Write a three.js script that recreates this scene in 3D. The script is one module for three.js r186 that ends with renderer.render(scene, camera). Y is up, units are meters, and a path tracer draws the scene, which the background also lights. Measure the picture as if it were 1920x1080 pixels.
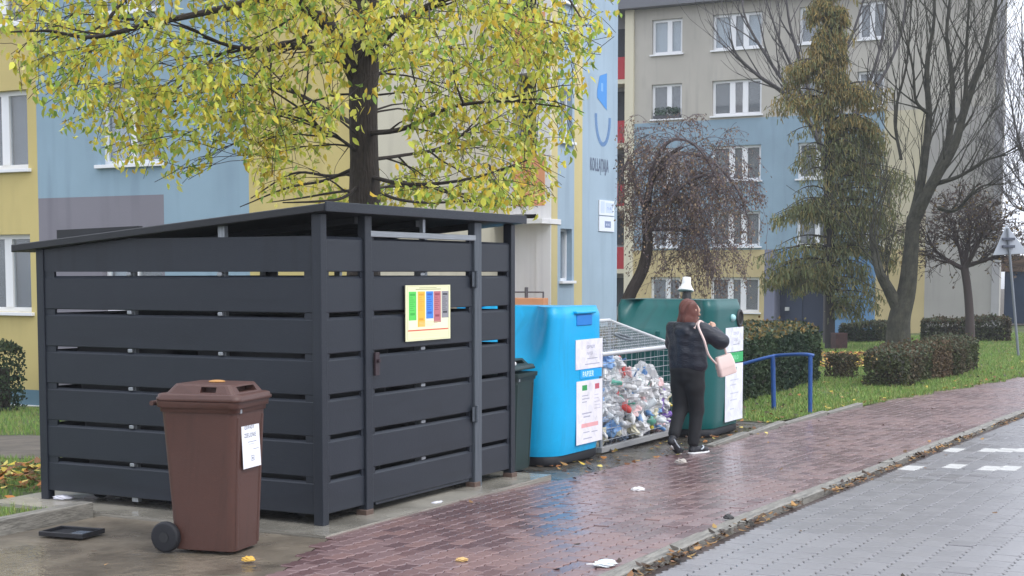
import * as THREE from 'three';
import { mergeGeometries } from 'three/addons/utils/BufferGeometryUtils.js';
import { RoundedBoxGeometry } from 'three/addons/geometries/RoundedBoxGeometry.js';
import { Brush, Evaluator, SUBTRACTION } from 'three-bvh-csg';

// ---------------------------------------------------------------- camera, sky, sun, exposure
const EYE = 1.79, F = 2770, PX = 960, PY = 707, TILT = Math.atan(197 / 2770);
const scene = new THREE.Scene();
const camera = new THREE.PerspectiveCamera(2 * Math.atan(540 / F) * 180 / Math.PI, 16 / 9, 0.1, 600);
camera.position.set(0, EYE, 0);
camera.rotation.x = -TILT;
camera.setViewOffset(1920, 1080, 0, 540 - PY, 1920, 1080);
camera.updateProjectionMatrix();

const renderer = new THREE.WebGLRenderer({ antialias: true });
renderer.toneMapping = THREE.LinearToneMapping;
renderer.toneMappingExposure = 1.8;
renderer.shadowMap.enabled = true;
renderer.shadowMap.type = THREE.PCFSoftShadowMap;

function mulberry(a) { return () => { a |= 0; a = a + 0x6D2B79F5 | 0; let t = Math.imul(a ^ a >>> 15, 1 | a); t = t + Math.imul(t ^ t >>> 7, 61 | t) ^ t; return ((t ^ t >>> 14) >>> 0) / 4294967296; }; }
let rnd = mulberry(7);
const rr = (a, b) => a + (b - a) * rnd();
const clamp = (x, a, b) => Math.min(b, Math.max(a, x));
const lerp = (a, b, t) => a + (b - a) * t;
const sstep = (a, b, x) => { const t = clamp((x - a) / (b - a), 0, 1); return t * t * (3 - 2 * t); };

// overcast sky: an even, softly mottled cloud deck, a little brighter overhead
function hash2(x, y, s) { let h = Math.imul(x, 374761393) + Math.imul(y, 668265263) + Math.imul(s, 1442695041) | 0; h = Math.imul(h ^ h >>> 13, 1274126177); return ((h ^ h >>> 16) >>> 0) / 4294967296; }
function vnoise(x, y, px, py, s) {   // value noise that repeats after px, py cells
  const xi = Math.floor(x), yi = Math.floor(y), fx = x - xi, fy = y - yi, u = fx * fx * (3 - 2 * fx), v = fy * fy * (3 - 2 * fy);
  const m = (a, b) => ((a % b) + b) % b;
  const x0 = m(xi, px), x1 = m(xi + 1, px), y0 = m(yi, py), y1 = m(yi + 1, py);
  return lerp(lerp(hash2(x0, y0, s), hash2(x1, y0, s), u), lerp(hash2(x0, y1, s), hash2(x1, y1, s), u), v);
}
function fbm(u, v, f, oct, s) { let a = 0, w = 0.5, t = 0; for (let o = 0; o < oct; o++) { a += w * vnoise(u * f, v * f, f, f, s + o); t += w; w *= 0.5; f *= 2; } return a / t; }
{
  const w = 256, h = 128, data = new Float32Array(w * h * 4);
  for (let j = 0; j < h; j++) for (let i = 0; i < w; i++) {
    const el = (j + 0.5) / h * Math.PI - Math.PI / 2, n = fbm(i / w, j / h, 6, 4, 3) - 0.5, k = (j * w + i) * 4;
    const up = Math.max(0, Math.sin(el));
    const L = el > 0 ? 0.84 + 0.3 * up + n * 0.16 : 0.3;
    data[k] = L * 0.92; data[k + 1] = L * 0.97; data[k + 2] = L * 1.085; data[k + 3] = 1;
  }
  const sky = new THREE.DataTexture(data, w, h, THREE.RGBAFormat, THREE.FloatType);
  sky.mapping = THREE.EquirectangularReflectionMapping; sky.magFilter = THREE.LinearFilter; sky.minFilter = THREE.LinearFilter; sky.needsUpdate = true;
  scene.background = sky; scene.environment = sky;
}
const sun = new THREE.DirectionalLight(new THREE.Color(1, 0.965, 0.92), 1.0);
sun.position.set(26, 34, 2); sun.target.position.set(0, 0, -18);
sun.castShadow = true; sun.shadow.radius = 40; sun.shadow.mapSize.set(2048, 2048);
Object.assign(sun.shadow.camera, { left: -45, right: 45, top: 45, bottom: -45, near: 1, far: 160 });
scene.add(sun, sun.target);
scene.fog = new THREE.FogExp2(new THREE.Color(0.86, 0.89, 0.94), 0.0008);   // wet autumn air

// ---------------------------------------------------------------- where things are
// the street runs along U (away and to the right), N points from the shed to the road; s and t are metres along them from the shed's corner
const TH = 62 * Math.PI / 180, U = new THREE.Vector3(Math.cos(TH), 0, -Math.sin(TH)), N = new THREE.Vector3(Math.sin(TH), 0, Math.cos(TH));
const G = (s, t) => -0.02 * (clamp(s - 1.5, 0, 23)) - 0.05 * clamp(-t - 3.2, 0, 12.5);
function ray(u, v) { const X = (u - PX) / F, Y = (PY - v) / F; return new THREE.Vector3(X, Y * Math.cos(TILT) - Math.sin(TILT), -(Y * Math.sin(TILT) + Math.cos(TILT))); }
function at(u, v, d) { const r = ray(u, v); return r.multiplyScalar(d / -r.z).add(new THREE.Vector3(0, EYE, 0)); }
const C0 = (() => { const r = ray(605, 990); return r.multiplyScalar(EYE / -r.y).setY(0); })();
const st = (p) => { const d = p.clone().sub(C0); return [d.dot(U), d.dot(N)]; };
const S = (s, t, y = 0) => new THREE.Vector3(C0.x + U.x * s + N.x * t, G(s, t) + y, C0.z + U.z * s + N.z * t);
const H0 = (x, z) => { const [s, t] = st(new THREE.Vector3(x, 0, z)); return G(s, t); };
function ground(u, v) { let a = 3, b = 140; for (let i = 0; i < 60; i++) { const m = (a + b) / 2, p = at(u, v, m); if (p.y > H0(p.x, p.z)) a = m; else b = m; } const p = at(u, v, a); p.y = H0(p.x, p.z); return p; }
const tFor = (px, s) => { let a = -60, b = 30; for (let i = 0; i < 60; i++) { const m = (a + b) / 2, p = S(s, m); if (PX + F * p.x / -p.z < px) a = m; else b = m; } return a; };   // where the line s = const crosses a bearing
const sFor = (px, t) => { let a = -6, b = 90; for (let i = 0; i < 60; i++) { const m = (a + b) / 2, p = S(m, t); if (PX + F * p.x / -p.z < px) a = m; else b = m; } return a; };
const yFor = (v, d) => at(960, v, d).y;

// ---------------------------------------------------------------- objects
const used = {};
function numbered(n) { const k = used[n] = (used[n] ?? -1) + 1; return k ? `${n}_${String(k).padStart(3, '0')}` : n; }
function tag(o, label, category, group) { o.userData.label = label; o.userData.category = category; if (group) o.userData.group = group; return o; }
function thing(name, label, category, pos, turn = 0, group) {
  const o = new THREE.Group(); o.name = numbered(name); scene.add(o); o.position.copy(pos); o.rotation.y = turn;
  return tag(o, label, category, group);
}
function mesh(name, geo, mat, parent) {
  const m = new THREE.Mesh(geo, mat); m.name = parent ? name : numbered(name); m.castShadow = m.receiveShadow = true; (parent || scene).add(m); return m;
}
function solo(name, geo, mat, label, category, pos, turn = 0, group) { const m = mesh(name, geo, mat); m.position.copy(pos); m.rotation.y = turn; return tag(m, label, category, group); }
function struct(name, geo, mat) { const m = mesh(name, geo, mat); m.userData.kind = 'structure'; return m; }
function stuffy(m) { m.userData.kind = 'stuff'; return m; }
const V = (x, y, z) => new THREE.Vector3(x, y, z);
function box(x0, x1, y0, y1, z0, z1) { const g = new THREE.BoxGeometry(x1 - x0, y1 - y0, z1 - z0); g.translate((x0 + x1) / 2, (y0 + y1) / 2, (z0 + z1) / 2); return g; }
function rbox(x0, x1, y0, y1, z0, z1, r = 0.006, seg = 1) { const g = new RoundedBoxGeometry(x1 - x0, y1 - y0, z1 - z0, seg, r); g.translate((x0 + x1) / 2, (y0 + y1) / 2, (z0 + z1) / 2); return g; }
const plain = (g) => { const n = g.index ? g.toNonIndexed() : g; for (const k of Object.keys(n.attributes)) if (!['position', 'normal', 'uv'].includes(k)) n.deleteAttribute(k); return n; };
const merge = (list) => mergeGeometries(list.map(plain));
function cyl(a, b, r0, r1 = r0, n = 10) { const d = b.clone().sub(a), g = new THREE.CylinderGeometry(r1, r0, d.length(), n); g.applyQuaternion(new THREE.Quaternion().setFromUnitVectors(V(0, 1, 0), d.normalize())); g.translate((a.x + b.x) / 2, (a.y + b.y) / 2, (a.z + b.z) / 2); return g; }
function tube(pts, r, n = 8, seg = 0) { return new THREE.TubeGeometry(new THREE.CatmullRomCurve3(pts, false, 'centripetal'), seg || pts.length * 5, r, n, false); }
function pathTube(pts, radii, n = 6) {   // tapered limb along given points
  const pos = [], nor = [], uv = [], idx = []; let side = null, acc = 0;
  for (let i = 0; i < pts.length; i++) {
    const d = pts[Math.min(i + 1, pts.length - 1)].clone().sub(pts[Math.max(i - 1, 0)]).normalize();
    if (!side) side = Math.abs(d.y) < 0.9 ? V(0, 1, 0).cross(d).normalize() : V(1, 0, 0).cross(d).normalize();
    else side.sub(d.clone().multiplyScalar(side.dot(d))).normalize();
    const o = d.clone().cross(side);
    if (i) acc += pts[i].distanceTo(pts[i - 1]);
    for (let k = 0; k <= n; k++) {
      const a = k / n * Math.PI * 2, v = side.clone().multiplyScalar(Math.cos(a)).addScaledVector(o, Math.sin(a));
      nor.push(v.x, v.y, v.z); pos.push(pts[i].x + v.x * radii[i], pts[i].y + v.y * radii[i], pts[i].z + v.z * radii[i]); uv.push(k / n * Math.max(0.05, 6.28 * radii[0]), acc);
      if (i && k < n) { const A = (i - 1) * (n + 1) + k, B = i * (n + 1) + k; idx.push(A, A + 1, B, A + 1, B + 1, B); }
    }
  }
  const g = new THREE.BufferGeometry(); g.setAttribute('position', new THREE.Float32BufferAttribute(pos, 3)); g.setAttribute('normal', new THREE.Float32BufferAttribute(nor, 3)); g.setAttribute('uv', new THREE.Float32BufferAttribute(uv, 2)); g.setIndex(idx); return g;
}
function smooth(pts, radii, seg) { const c = new THREE.CatmullRomCurve3(pts, false, 'centripetal'), P = c.getPoints(seg), R = P.map((_, i) => { const x = i / seg * (radii.length - 1), k = Math.min(radii.length - 2, Math.floor(x)); return lerp(radii[k], radii[k + 1], x - k); }); return [P, R]; }
function ring(w, d, r, y, n = 5, cx = 0, cz = 0) {   // rounded rectangle, counter-clockwise seen from above
  const p = []; r = Math.min(r, w / 2 - 1e-3, d / 2 - 1e-3);
  for (const [sx, sz, a0] of [[1, 1, 0], [-1, 1, 1], [-1, -1, 2], [1, -1, 3]]) for (let i = 0; i <= n; i++) { const a = (a0 + i / n) * Math.PI / 2; p.push(V(cx + sx * (w / 2 - r) + r * Math.cos(a), y, cz + sz * (d / 2 - r) + r * Math.sin(a))); }
  return p;
}
function loft(rings, capLow = true, capHigh = true) {
  const pos = [], uv = [], idx = [], n = rings[0].length, add = (p, u, v) => { pos.push(p.x, p.y, p.z); uv.push(u, v); return pos.length / 3 - 1; };
  const rows = rings.map((r) => { let acc = 0; const row = r.map((p, i) => { if (i) acc += p.distanceTo(r[i - 1]); return add(p, acc, p.y); }); row.push(add(r[0], acc + r[0].distanceTo(r[n - 1]), r[0].y)); return row; });
  for (let j = 0; j + 1 < rows.length; j++) for (let i = 0; i < n; i++) { const a = rows[j][i], b = rows[j][i + 1], c = rows[j + 1][i], d = rows[j + 1][i + 1]; idx.push(a, c, b, b, c, d); }
  const cap = (r, up) => { const m = r.reduce((q, p) => q.add(p), V(0, 0, 0)).multiplyScalar(1 / n), c = add(m, m.x, m.z), k = r.map((p) => add(p, p.x, p.z)); for (let i = 0; i < n; i++) { const a = k[i], b = k[(i + 1) % n]; up ? idx.push(c, b, a) : idx.push(c, a, b); } };
  if (capLow) cap(rings[0], false); if (capHigh) cap(rings[rings.length - 1], true);
  const g = new THREE.BufferGeometry(); g.setAttribute('position', new THREE.Float32BufferAttribute(pos, 3)); g.setAttribute('uv', new THREE.Float32BufferAttribute(uv, 2)); g.setIndex(idx); g.computeVertexNormals();
  return g;
}
function prism(pts, z0, z1) { const g = new THREE.ExtrudeGeometry(new THREE.Shape(pts.map(([x, y]) => new THREE.Vector2(x, y))), { depth: z1 - z0, bevelEnabled: false }); g.translate(0, 0, z0); return g; }
function scatter(name, geo, mat, list, parent) {   // list of [position, euler, scale (number or vector), colour?]; an uncountable mass
  const m = new THREE.InstancedMesh(geo, mat, list.length); m.name = parent ? name : numbered(name); const q = new THREE.Quaternion(), M = new THREE.Matrix4();
  list.forEach(([p, e, s, c], i) => { M.compose(p, q.setFromEuler(e), typeof s === 'number' ? V(s, s, s) : s); m.setMatrixAt(i, M); if (c) m.setColorAt(i, c); });
  m.castShadow = m.receiveShadow = true; m.userData.kind = 'stuff'; (parent || scene).add(m); return m;
}
const col = (r, g, b) => new THREE.Color().setRGB(r, g, b);
const jit = (c, a) => { const k = 1 + rr(-a, a); return col(c.r * k * (1 + rr(-a, a) * 0.3), c.g * k, c.b * k * (1 + rr(-a, a) * 0.3)); };

// ---------------------------------------------------------------- materials
function tex(size, fn, srgb = false) {
  const d = new Uint8Array(size * size * 4);
  for (let j = 0; j < size; j++) for (let i = 0; i < size; i++) { const c = fn(i / size, j / size), k = (j * size + i) * 4; d[k] = clamp(c[0], 0, 1) * 255; d[k + 1] = clamp(c[1], 0, 1) * 255; d[k + 2] = clamp(c[2], 0, 1) * 255; d[k + 3] = 255; }
  const t = new THREE.DataTexture(d, size, size); t.wrapS = t.wrapT = THREE.RepeatWrapping; t.magFilter = THREE.LinearFilter; t.minFilter = THREE.LinearMipmapLinearFilter; if (srgb) t.colorSpace = THREE.SRGBColorSpace; t.needsUpdate = true; return t;
}
const rep = (t, x, y = x) => { const c = t.clone(); c.repeat.set(x, y); c.needsUpdate = true; return c; };
const grey = (x) => [x, x, x];
const nFine = tex(256, (u, v) => grey(fbm(u, v, 16, 5, 11)));
const nMid = tex(256, (u, v) => grey(0.72 + 0.5 * (fbm(u, v, 6, 6, 23) - 0.5)));               // a tint of gentle blotches around 0.72
const nPlaster = tex(512, (u, v) => { const k = 0.9 + 0.22 * (fbm(u, v, 5, 5, 31) - 0.5), run = 0.1 * Math.max(0, fbm(u, v * 0.12 + 0.1, 24, 3, 37) - 0.56) * 4; return [k - run, k - run, k - run * 0.9]; });
const nGrime = tex(512, (u, v) => { const b = fbm(u, v, 4, 5, 131), run = sstep(0.56, 0.75, fbm(u, v * 0.1 + 0.2, 28, 3, 137)) * fbm(u, v, 6, 3, 139), sp = sstep(0.68, 0.8, fbm(u, v, 48, 2, 141)); const k = 0.86 + 0.2 * (b - 0.5) - 0.2 * run; return [k + sp * 0.06, k + sp * 0.05, k + sp * 0.03]; });
const nGrain = tex(256, (u, v) => grey(fbm(u, v, 64, 3, 41)));
const nWet = tex(512, (u, v) => { const w = fbm(u, v, 4, 5, 53); return grey(clamp(0.16 + 0.9 * sstep(0.34, 0.66, w) * 0.55 + 0.1 * (fbm(u, v, 40, 3, 57) - 0.5), 0.05, 1)); });
const nDirt = tex(512, (u, v) => { const a = fbm(u, v, 5, 6, 61), b = fbm(u, v, 22, 4, 67), k = 0.55 + 0.7 * (a - 0.5) + 0.5 * (b - 0.5); return [k * 1.02, k * 0.98, k * 0.9]; });
const nBark = tex(256, (u, v) => { const k = fbm(u * 1, v * 0.25, 16, 4, 71) * 0.7 + fbm(u, v, 24, 3, 73) * 0.3; return grey(k); });
const std = (r, g, b, rough = 0.6, o = {}) => new THREE.MeshStandardMaterial({ color: col(r, g, b), roughness: rough, metalness: 0, side: THREE.DoubleSide, ...o });
const phy = (r, g, b, rough = 0.6, o = {}) => new THREE.MeshPhysicalMaterial({ color: col(r, g, b), roughness: rough, metalness: 0, side: THREE.DoubleSide, ...o });
const M = {
  shed: phy(0.0175, 0.0225, 0.033, 0.42, { specularIntensity: 0.75, map: rep(nGrime, 0.45), bumpMap: rep(nGrain, 2.5), bumpScale: 0.0006 }),
  shedRoof: std(0.011, 0.013, 0.018, 0.5, { map: rep(nMid, 0.7) }),
  galv: std(0.42, 0.45, 0.48, 0.4, { metalness: 0.6, map: rep(nMid, 2) }),
  galvBlue: std(0.11, 0.13, 0.155, 0.45, { metalness: 0.2, map: rep(nMid, 2) }),
  white: std(0.72, 0.72, 0.72, 0.4),
  whiteFrame: std(0.74, 0.75, 0.77, 0.35),
  concrete: std(0.42, 0.41, 0.38, 0.6, { map: rep(nDirt, 0.6), bumpMap: rep(nFine, 1.5), bumpScale: 0.004, roughnessMap: rep(nWet, 0.5) }),
  kerb: std(0.34, 0.335, 0.32, 0.6, { map: rep(nDirt, 0.8), bumpMap: rep(nFine, 2), bumpScale: 0.004 }),
  pad: std(0.23, 0.2, 0.165, 0.62, { map: rep(nDirt, 0.28), bumpMap: rep(nFine, 1.2), bumpScale: 0.006, roughnessMap: rep(nWet, 0.3) }),
  soil: std(0.085, 0.068, 0.046, 0.95, { map: rep(nDirt, 0.4), bumpMap: rep(nFine, 1), bumpScale: 0.02 }),
  lawn: std(0.13, 0.18, 0.055, 0.95, { map: rep(nDirt, 0.35), bumpMap: rep(nFine, 1), bumpScale: 0.03 }),
  path: std(0.2, 0.175, 0.155, 0.75, { map: rep(nDirt, 0.3) }),
  sand: std(0.1, 0.066, 0.06, 0.6, { map: rep(nDirt, 0.5) }),
  roadSand: std(0.12, 0.12, 0.125, 0.5, { map: rep(nDirt, 0.5) }),
  rubber: std(0.006, 0.007, 0.011, 0.7),
  black: std(0.014, 0.015, 0.018, 0.55),
  brownBin: std(0.082, 0.034, 0.025, 0.5, { map: rep(nGrime, 0.8), bumpMap: rep(nGrain, 4), bumpScale: 0.0006 }),
  greenBin: std(0.006, 0.03, 0.028, 0.5, { map: rep(nMid, 1.5) }),
  blueTub: phy(0.002, 0.43, 0.82, 0.4, { specularIntensity: 0.8, map: rep(nGrime, 0.5), bumpMap: rep(nGrain, 3), bumpScale: 0.0006 }),
  blueFlap: std(0.005, 0.19, 0.6, 0.5),
  greenTub: phy(0.0, 0.1, 0.098, 0.36, { specularIntensity: 0.8, map: rep(nGrime, 0.5), bumpMap: rep(nGrain, 3), bumpScale: 0.0006 }),
  darkHole: std(0.01, 0.01, 0.01, 0.9),
  railBlue: std(0.018, 0.1, 0.38, 0.42, { map: rep(nMid, 3) }),
  glass: phy(0.9, 0.93, 0.95, 0.03, { transmission: 0.92, thickness: 0, ior: 1.5 }),
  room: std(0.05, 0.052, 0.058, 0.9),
  bark: std(0.055, 0.042, 0.036, 0.9, { map: rep(nMid, 3), bumpMap: rep(nBark, 3, 1), bumpScale: 0.03 }),
  barkGrey: std(0.085, 0.078, 0.08, 0.9, { bumpMap: rep(nBark, 3, 1), bumpScale: 0.03 }),
  barkGreen: std(0.085, 0.085, 0.065, 0.9, { map: rep(nDirt, 1), bumpMap: rep(nBark, 3, 1), bumpScale: 0.04 }),
};
const paint = (r, g, b, o = {}) => std(r, g, b, 0.85, { map: rep(nPlaster, 0.17), bumpMap: rep(nGrain, 2), bumpScale: 0.002, ...o });
function print(w, h, draw) { const c = document.createElement('canvas'); c.width = w; c.height = h; const x = c.getContext('2d'); draw(x, w, h); const t = new THREE.CanvasTexture(c); t.colorSpace = THREE.SRGBColorSpace; t.anisotropy = 8; return t; }
function plate(w, h, th, map, edge, rough = 0.45) {   // a printed plate facing +z, its base at the middle of the back
  const g = new THREE.BoxGeometry(w, h, th); g.translate(0, 0, th / 2);
  const e = edge || M.white, p = new THREE.MeshStandardMaterial({ map, roughness: rough });
  return [g, [e, e, e, e, p, e]];
}
// ---------------------------------------------------------------- ground, pavement, road
function sheet(s0, s1, ns, tA, tB, nt, y, uvk = 1) {   // follows the ground between tA(s) and tB(s)
  const pos = [], uv = [], idx = [], f = (x, s) => typeof x === 'function' ? x(s) : x;
  for (let i = 0; i <= ns; i++) { const s = lerp(s0, s1, i / ns); for (let j = 0; j <= nt; j++) { const t = lerp(f(tA, s), f(tB, s), j / nt), p = S(s, t, y); pos.push(p.x, p.y, p.z); uv.push(s * uvk, t * uvk); if (i && j) { const a = (i - 1) * (nt + 1) + j - 1, b = a + 1, c = a + nt + 1, d = c + 1; idx.push(a, b, c, b, d, c); } } }
  const g = new THREE.BufferGeometry(); g.setAttribute('position', new THREE.Float32BufferAttribute(pos, 3)); g.setAttribute('uv', new THREE.Float32BufferAttribute(uv, 2)); g.setIndex(idx); g.computeVertexNormals(); return g;
}
struct('ground', sheet(-30, 260, 145, -160, 90, 100, -0.09), M.soil);
struct('lawn', sheet(-9, 2.75, 24, -22, -2.02, 30, -0.012), M.lawn);
struct('lawn', sheet(5.75, 12.7, 14, -30, -3.2, 30, -0.012), M.lawn);
const lawnEdge = (s) => lerp(-0.05, 0.85, sstep(9, 27, s)) + 0.06 * Math.sin(s * 2.3) + 0.04 * Math.sin(s * 5.1);
struct('lawn', sheet(10.2, 60, 60, -22, lawnEdge, 30, -0.004), M.lawn);
struct('path', sheet(2.75, 5.75, 6, -30, -3.2, 24, -0.006), M.path);
const padEdge = (s) => s > -0.15 ? 0.26 : 0.2 + (-0.15 - s) * 0.37;
struct('yard', sheet(-8, -0.05, 30, -1.78, padEdge, 12, -0.01), M.pad);
struct('dirt_strip', sheet(3.0, 10.2, 26, -3.2, 0.36, 12, -0.012), std(0.15, 0.14, 0.125, 0.6, { map: rep(nDirt, 0.4), bumpMap: rep(nFine, 1.4), bumpScale: 0.01, roughnessMap: rep(nWet, 0.5) }));
// concrete slab under the shed
{ const g = merge([box(-0.3, 3.12, -0.06, 0.012, -2.95, 0.235)]); const m = struct('concrete_slab', g, M.concrete); m.position.copy(S(0, 0)); m.rotation.y = TH; }

const tL = (s) => s < -0.15 ? padEdge(s) + 0.02 : s < 3.1 ? 0.245 : s < 9.6 ? 0.37 : lawnEdge(s) - 0.06;
const sidewalk = struct('pavement', sheet(-5, 100, 130, tL, 2.4, 6, -0.026), M.sand);
const road = struct('road', sheet(-12, 160, 90, 2.68, 60, 20, -0.03), M.roadSand);
// paving stones: a wavy outline that interlocks; each has a bevelled top
function paverGeo(L, W, amp, bev, h) {
  const out = [], n = 4;   // the wave runs along both long sides, so that rows lock
  const wave = (x) => amp * (Math.abs(((x / L * 2 + 10.25) % 1) - 0.5) * 4 - 1);
  for (let i = 0; i <= 2 * n; i++) { const x = -L / 2 + L * i / (2 * n); out.push([x, -W / 2 + wave(x)]); }
  for (let i = 2 * n; i >= 0; i--) { const x = -L / 2 + L * i / (2 * n); out.push([x, W / 2 + wave(x)]); }
  const sc = (e) => out.map(([x, z]) => V(x * (1 - 2 * e / L), 0, z * (1 - 2 * e / W)));
  const low = sc(0.002), mid = sc(0.002), top = sc(0.002 + bev);
  low.forEach((p) => p.y = -h); mid.forEach((p) => p.y = -bev * 0.75); top.forEach((p) => p.y = 0);
  low.reverse(); mid.reverse(); top.reverse();
  return loft([low, mid, top].map((r) => r.slice().reverse()), false, true).toNonIndexed();
}
function flatNormals(g) { g.computeVertexNormals(); return g; }
const paverRed = flatNormals(paverGeo(0.2, 0.11, 0.011, 0.006, 0.03)), paverGrey = flatNormals(paverGeo(0.2, 0.165, 0.013, 0.005, 0.03));
function lay(parent, geo, mats, whiteMat, L, W, s0, s1, t0f, t1f, shade, near, uneven, isWhite) {
  const all = [], rows = [];
  const tMin = 0.2, tMax = t1f;
  for (let r = 0, t = tMin + W / 2; t < tMax; r++, t += W) for (let s = s0 + (r % 2) * L / 2; s < s1; s += L) {
    const lo = t0f(s); if (t + W * 0.5 < lo) continue;
    const p = S(s, t, rr(-uneven, uneven) * (rnd() < 0.08 ? 2 : 1));
    const u = PX + F * p.x / -p.z, d = -p.z; if (u > 2010 || u < -60 || d < 5.5) continue;
    const v = 510 + (EYE - p.y) * F / d; if (v > 1110) continue;
    all.push({ p, d, s, t, white: isWhite ? isWhite(s, t) : false });
  }
  const whites = all.filter((a) => a.white), rest = all.filter((a) => !a.white).sort((a, b) => a.d - b.d), slope = new THREE.Euler(0, TH, 0, 'YXZ');
  const tilt = (a) => { slope.set(rr(-0.012, 0.012), TH, (a.s > 1.5 && a.s < 24.5 ? -0.02 : 0) + rr(-0.01, 0.01), 'YXZ'); return slope; };
  for (const a of whites) { const m = mesh('paver', geo, whiteMat, parent); m.position.copy(a.p); m.position.y += 0.003; m.rotation.copy(tilt(a)); }
  rest.slice(0, near).forEach((a) => { const m = mesh('paver', geo, mats[shade(a, mats.length)], parent); m.position.copy(a.p); m.rotation.copy(tilt(a)); });
  const far = rest.slice(near).map((a) => [a, shade(a, mats.length)]), n = mats.length - 2;
  for (const wet of [0, 1]) scatter('pavers', geo, mats[n + wet], far.filter(([, k]) => (k < n / 2 - 0.5 ? 0 : 1) === wet).map(([a, k]) => [a.p, tilt(a).clone(), 1, jit(mats[k].userData.tint, 0.05)]), parent);
}
const spot = (s, t, f, seed) => fbm(((s * f) % 1 + 1) % 1, ((t * f) % 1 + 1) % 1, 8, 3, seed);
const wetRough = rep(nWet, 3), paverBump = rep(nFine, 3);
function paverMats(list, rough) { const out = list.map(([r, g, b], i) => { const m = phy(r, g, b, rough[i], { bumpMap: paverBump, bumpScale: 0.0015, ior: 1.6, clearcoat: 0.35, clearcoatRoughness: 0.3 }); m.userData.tint = col(r, g, b); return m; }); for (const k of [0.25, 0.33]) out.push(phy(1, 1, 1, k, { bumpMap: paverBump, bumpScale: 0.0015, ior: 1.6, clearcoat: 0.35, clearcoatRoughness: 0.3 })); return out; }
const redMats = paverMats([[0.128, 0.072, 0.073], [0.142, 0.079, 0.079], [0.15, 0.084, 0.082], [0.165, 0.096, 0.094], [0.172, 0.105, 0.104], [0.185, 0.105, 0.097]], [0.2, 0.24, 0.3, 0.36, 0.42, 0.46]);
const greyMats = paverMats([[0.16, 0.155, 0.163], [0.164, 0.159, 0.166], [0.158, 0.154, 0.162], [0.162, 0.157, 0.163], [0.155, 0.151, 0.159]], [0.32, 0.34, 0.3, 0.34, 0.31]);
const pick = (a, n, seed) => { const q = spot(a.s, a.t, 0.12, seed) + rr(-0.3, 0.3); return clamp(Math.floor((q - 0.25) * 2 * (n - 2)), 0, n - 3); };
rnd = mulberry(21);
lay(sidewalk, paverRed, redMats, null, 0.2, 0.11, -4.4, 34, tL, 2.37, (a, n) => pick(a, n, 5), 300, 0.0022);
const pWhite = std(0.62, 0.62, 0.6, 0.45, { map: rep(nMid, 3) });
// two rows of white painted blocks across the road, as a marked crossing strip
const whiteSpots = [[1720, 876], [1792, 873], [1868, 878], [1795, 843], [1852, 843], [1910, 845]].map(([u, v]) => st(ground(u, v)));
rnd = mulberry(22);
lay(road, paverGrey, greyMats, pWhite, 0.2, 0.165, -3.6, 26, () => 2.7, 12, (a, n) => pick(a, n, 9), 300, 0.0016, (s, t) => whiteSpots.some(([a, b]) => Math.abs(s - a) < 0.2 && Math.abs(t - b) < 0.125));
// flush kerb of metre-long stones along the road
{
  const bed = struct('kerb', sheet(-5, 100, 105, 2.38, 2.7, 2, -0.04), M.sand);
  rnd = mulberry(31);
  for (let i = 0; i < 44; i++) {
    const s = -4 + i, g = rbox(-0.494, 0.494, -0.1, 0, -0.065, 0.065, 0.008), k = mesh('kerb_stone', g, M.kerb, bed);
    k.position.copy(S(s + 0.5, 2.475, 0.016 + rr(-0.006, 0.006))); k.rotation.set(rr(-0.02, 0.02), TH + rr(-0.008, 0.008), s > 1 && s < 24 ? -0.02 : 0, 'YXZ');
  }
}
// raised kerb between yard and grass, left of the shed
{
  const bed = struct('kerb', sheet(-8, -0.3, 10, -2.06, -1.76, 2, -0.03), M.soil);
  for (let i = 0; i < 8; i++) { const k = mesh('kerb_stone', rbox(-0.496, 0.496, -0.12, 0.095, -0.06, 0.06, 0.012, 2), M.kerb, bed); k.position.copy(S(-0.8 - i, -1.9, rr(-0.008, 0.008))); k.rotation.y = TH + rr(-0.01, 0.01); }
}
// broken concrete edging between the glass container and the lawn
{
  rnd = mulberry(33);
  for (const [a, b] of [[[1405, 815], [1465, 797]], [[1470, 796], [1545, 778]], [[1550, 776], [1612, 762]], [[1330, 838], [1398, 818]]]) {
    const A = ground(...a), B = ground(...b), d = B.clone().sub(A), k = solo('edging_stone', rbox(-d.length() / 2, d.length() / 2, -0.05, 0.05, -0.05, 0.05, 0.012), M.kerb, 'narrow grey concrete edging stone laid along the pavement past the glass container', 'kerb', A.add(B).multiplyScalar(0.5), Math.atan2(-d.z, d.x), 'edging stones past the containers');
    k.position.y -= 0.01;
  }
}

// ---------------------------------------------------------------- buildings
function wallPanel(x0, x1, y0, y1, holes, depth) {   // in the plane z = 0 facing +z, with real openings
  const sh = new THREE.Shape([[x0, y0], [x1, y0], [x1, y1], [x0, y1]].map(([x, y]) => new THREE.Vector2(x, y)));
  for (const [a, b, c, d] of holes) if (a < x1 && b > x0 && c < y1 && d > y0) { const e = 0.002, A = Math.max(a, x0 + e), B = Math.min(b, x1 - e), C = Math.max(c, y0 + e), D = Math.min(d, y1 - e); sh.holes.push(new THREE.Path([[A, C], [A, D], [B, D], [B, C]].map(([x, y]) => new THREE.Vector2(x, y)))); }
  const g = new THREE.ExtrudeGeometry(sh, { depth, bevelEnabled: false }); g.translate(0, 0, -depth); return g;
}
const curtains = [std(0.5, 0.5, 0.5, 0.9), std(0.28, 0.25, 0.23, 0.9), std(0.09, 0.1, 0.12, 0.9), std(0.05, 0.055, 0.065, 0.9), std(0.38, 0.42, 0.46, 0.9), std(0.17, 0.13, 0.12, 0.9)];
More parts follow.
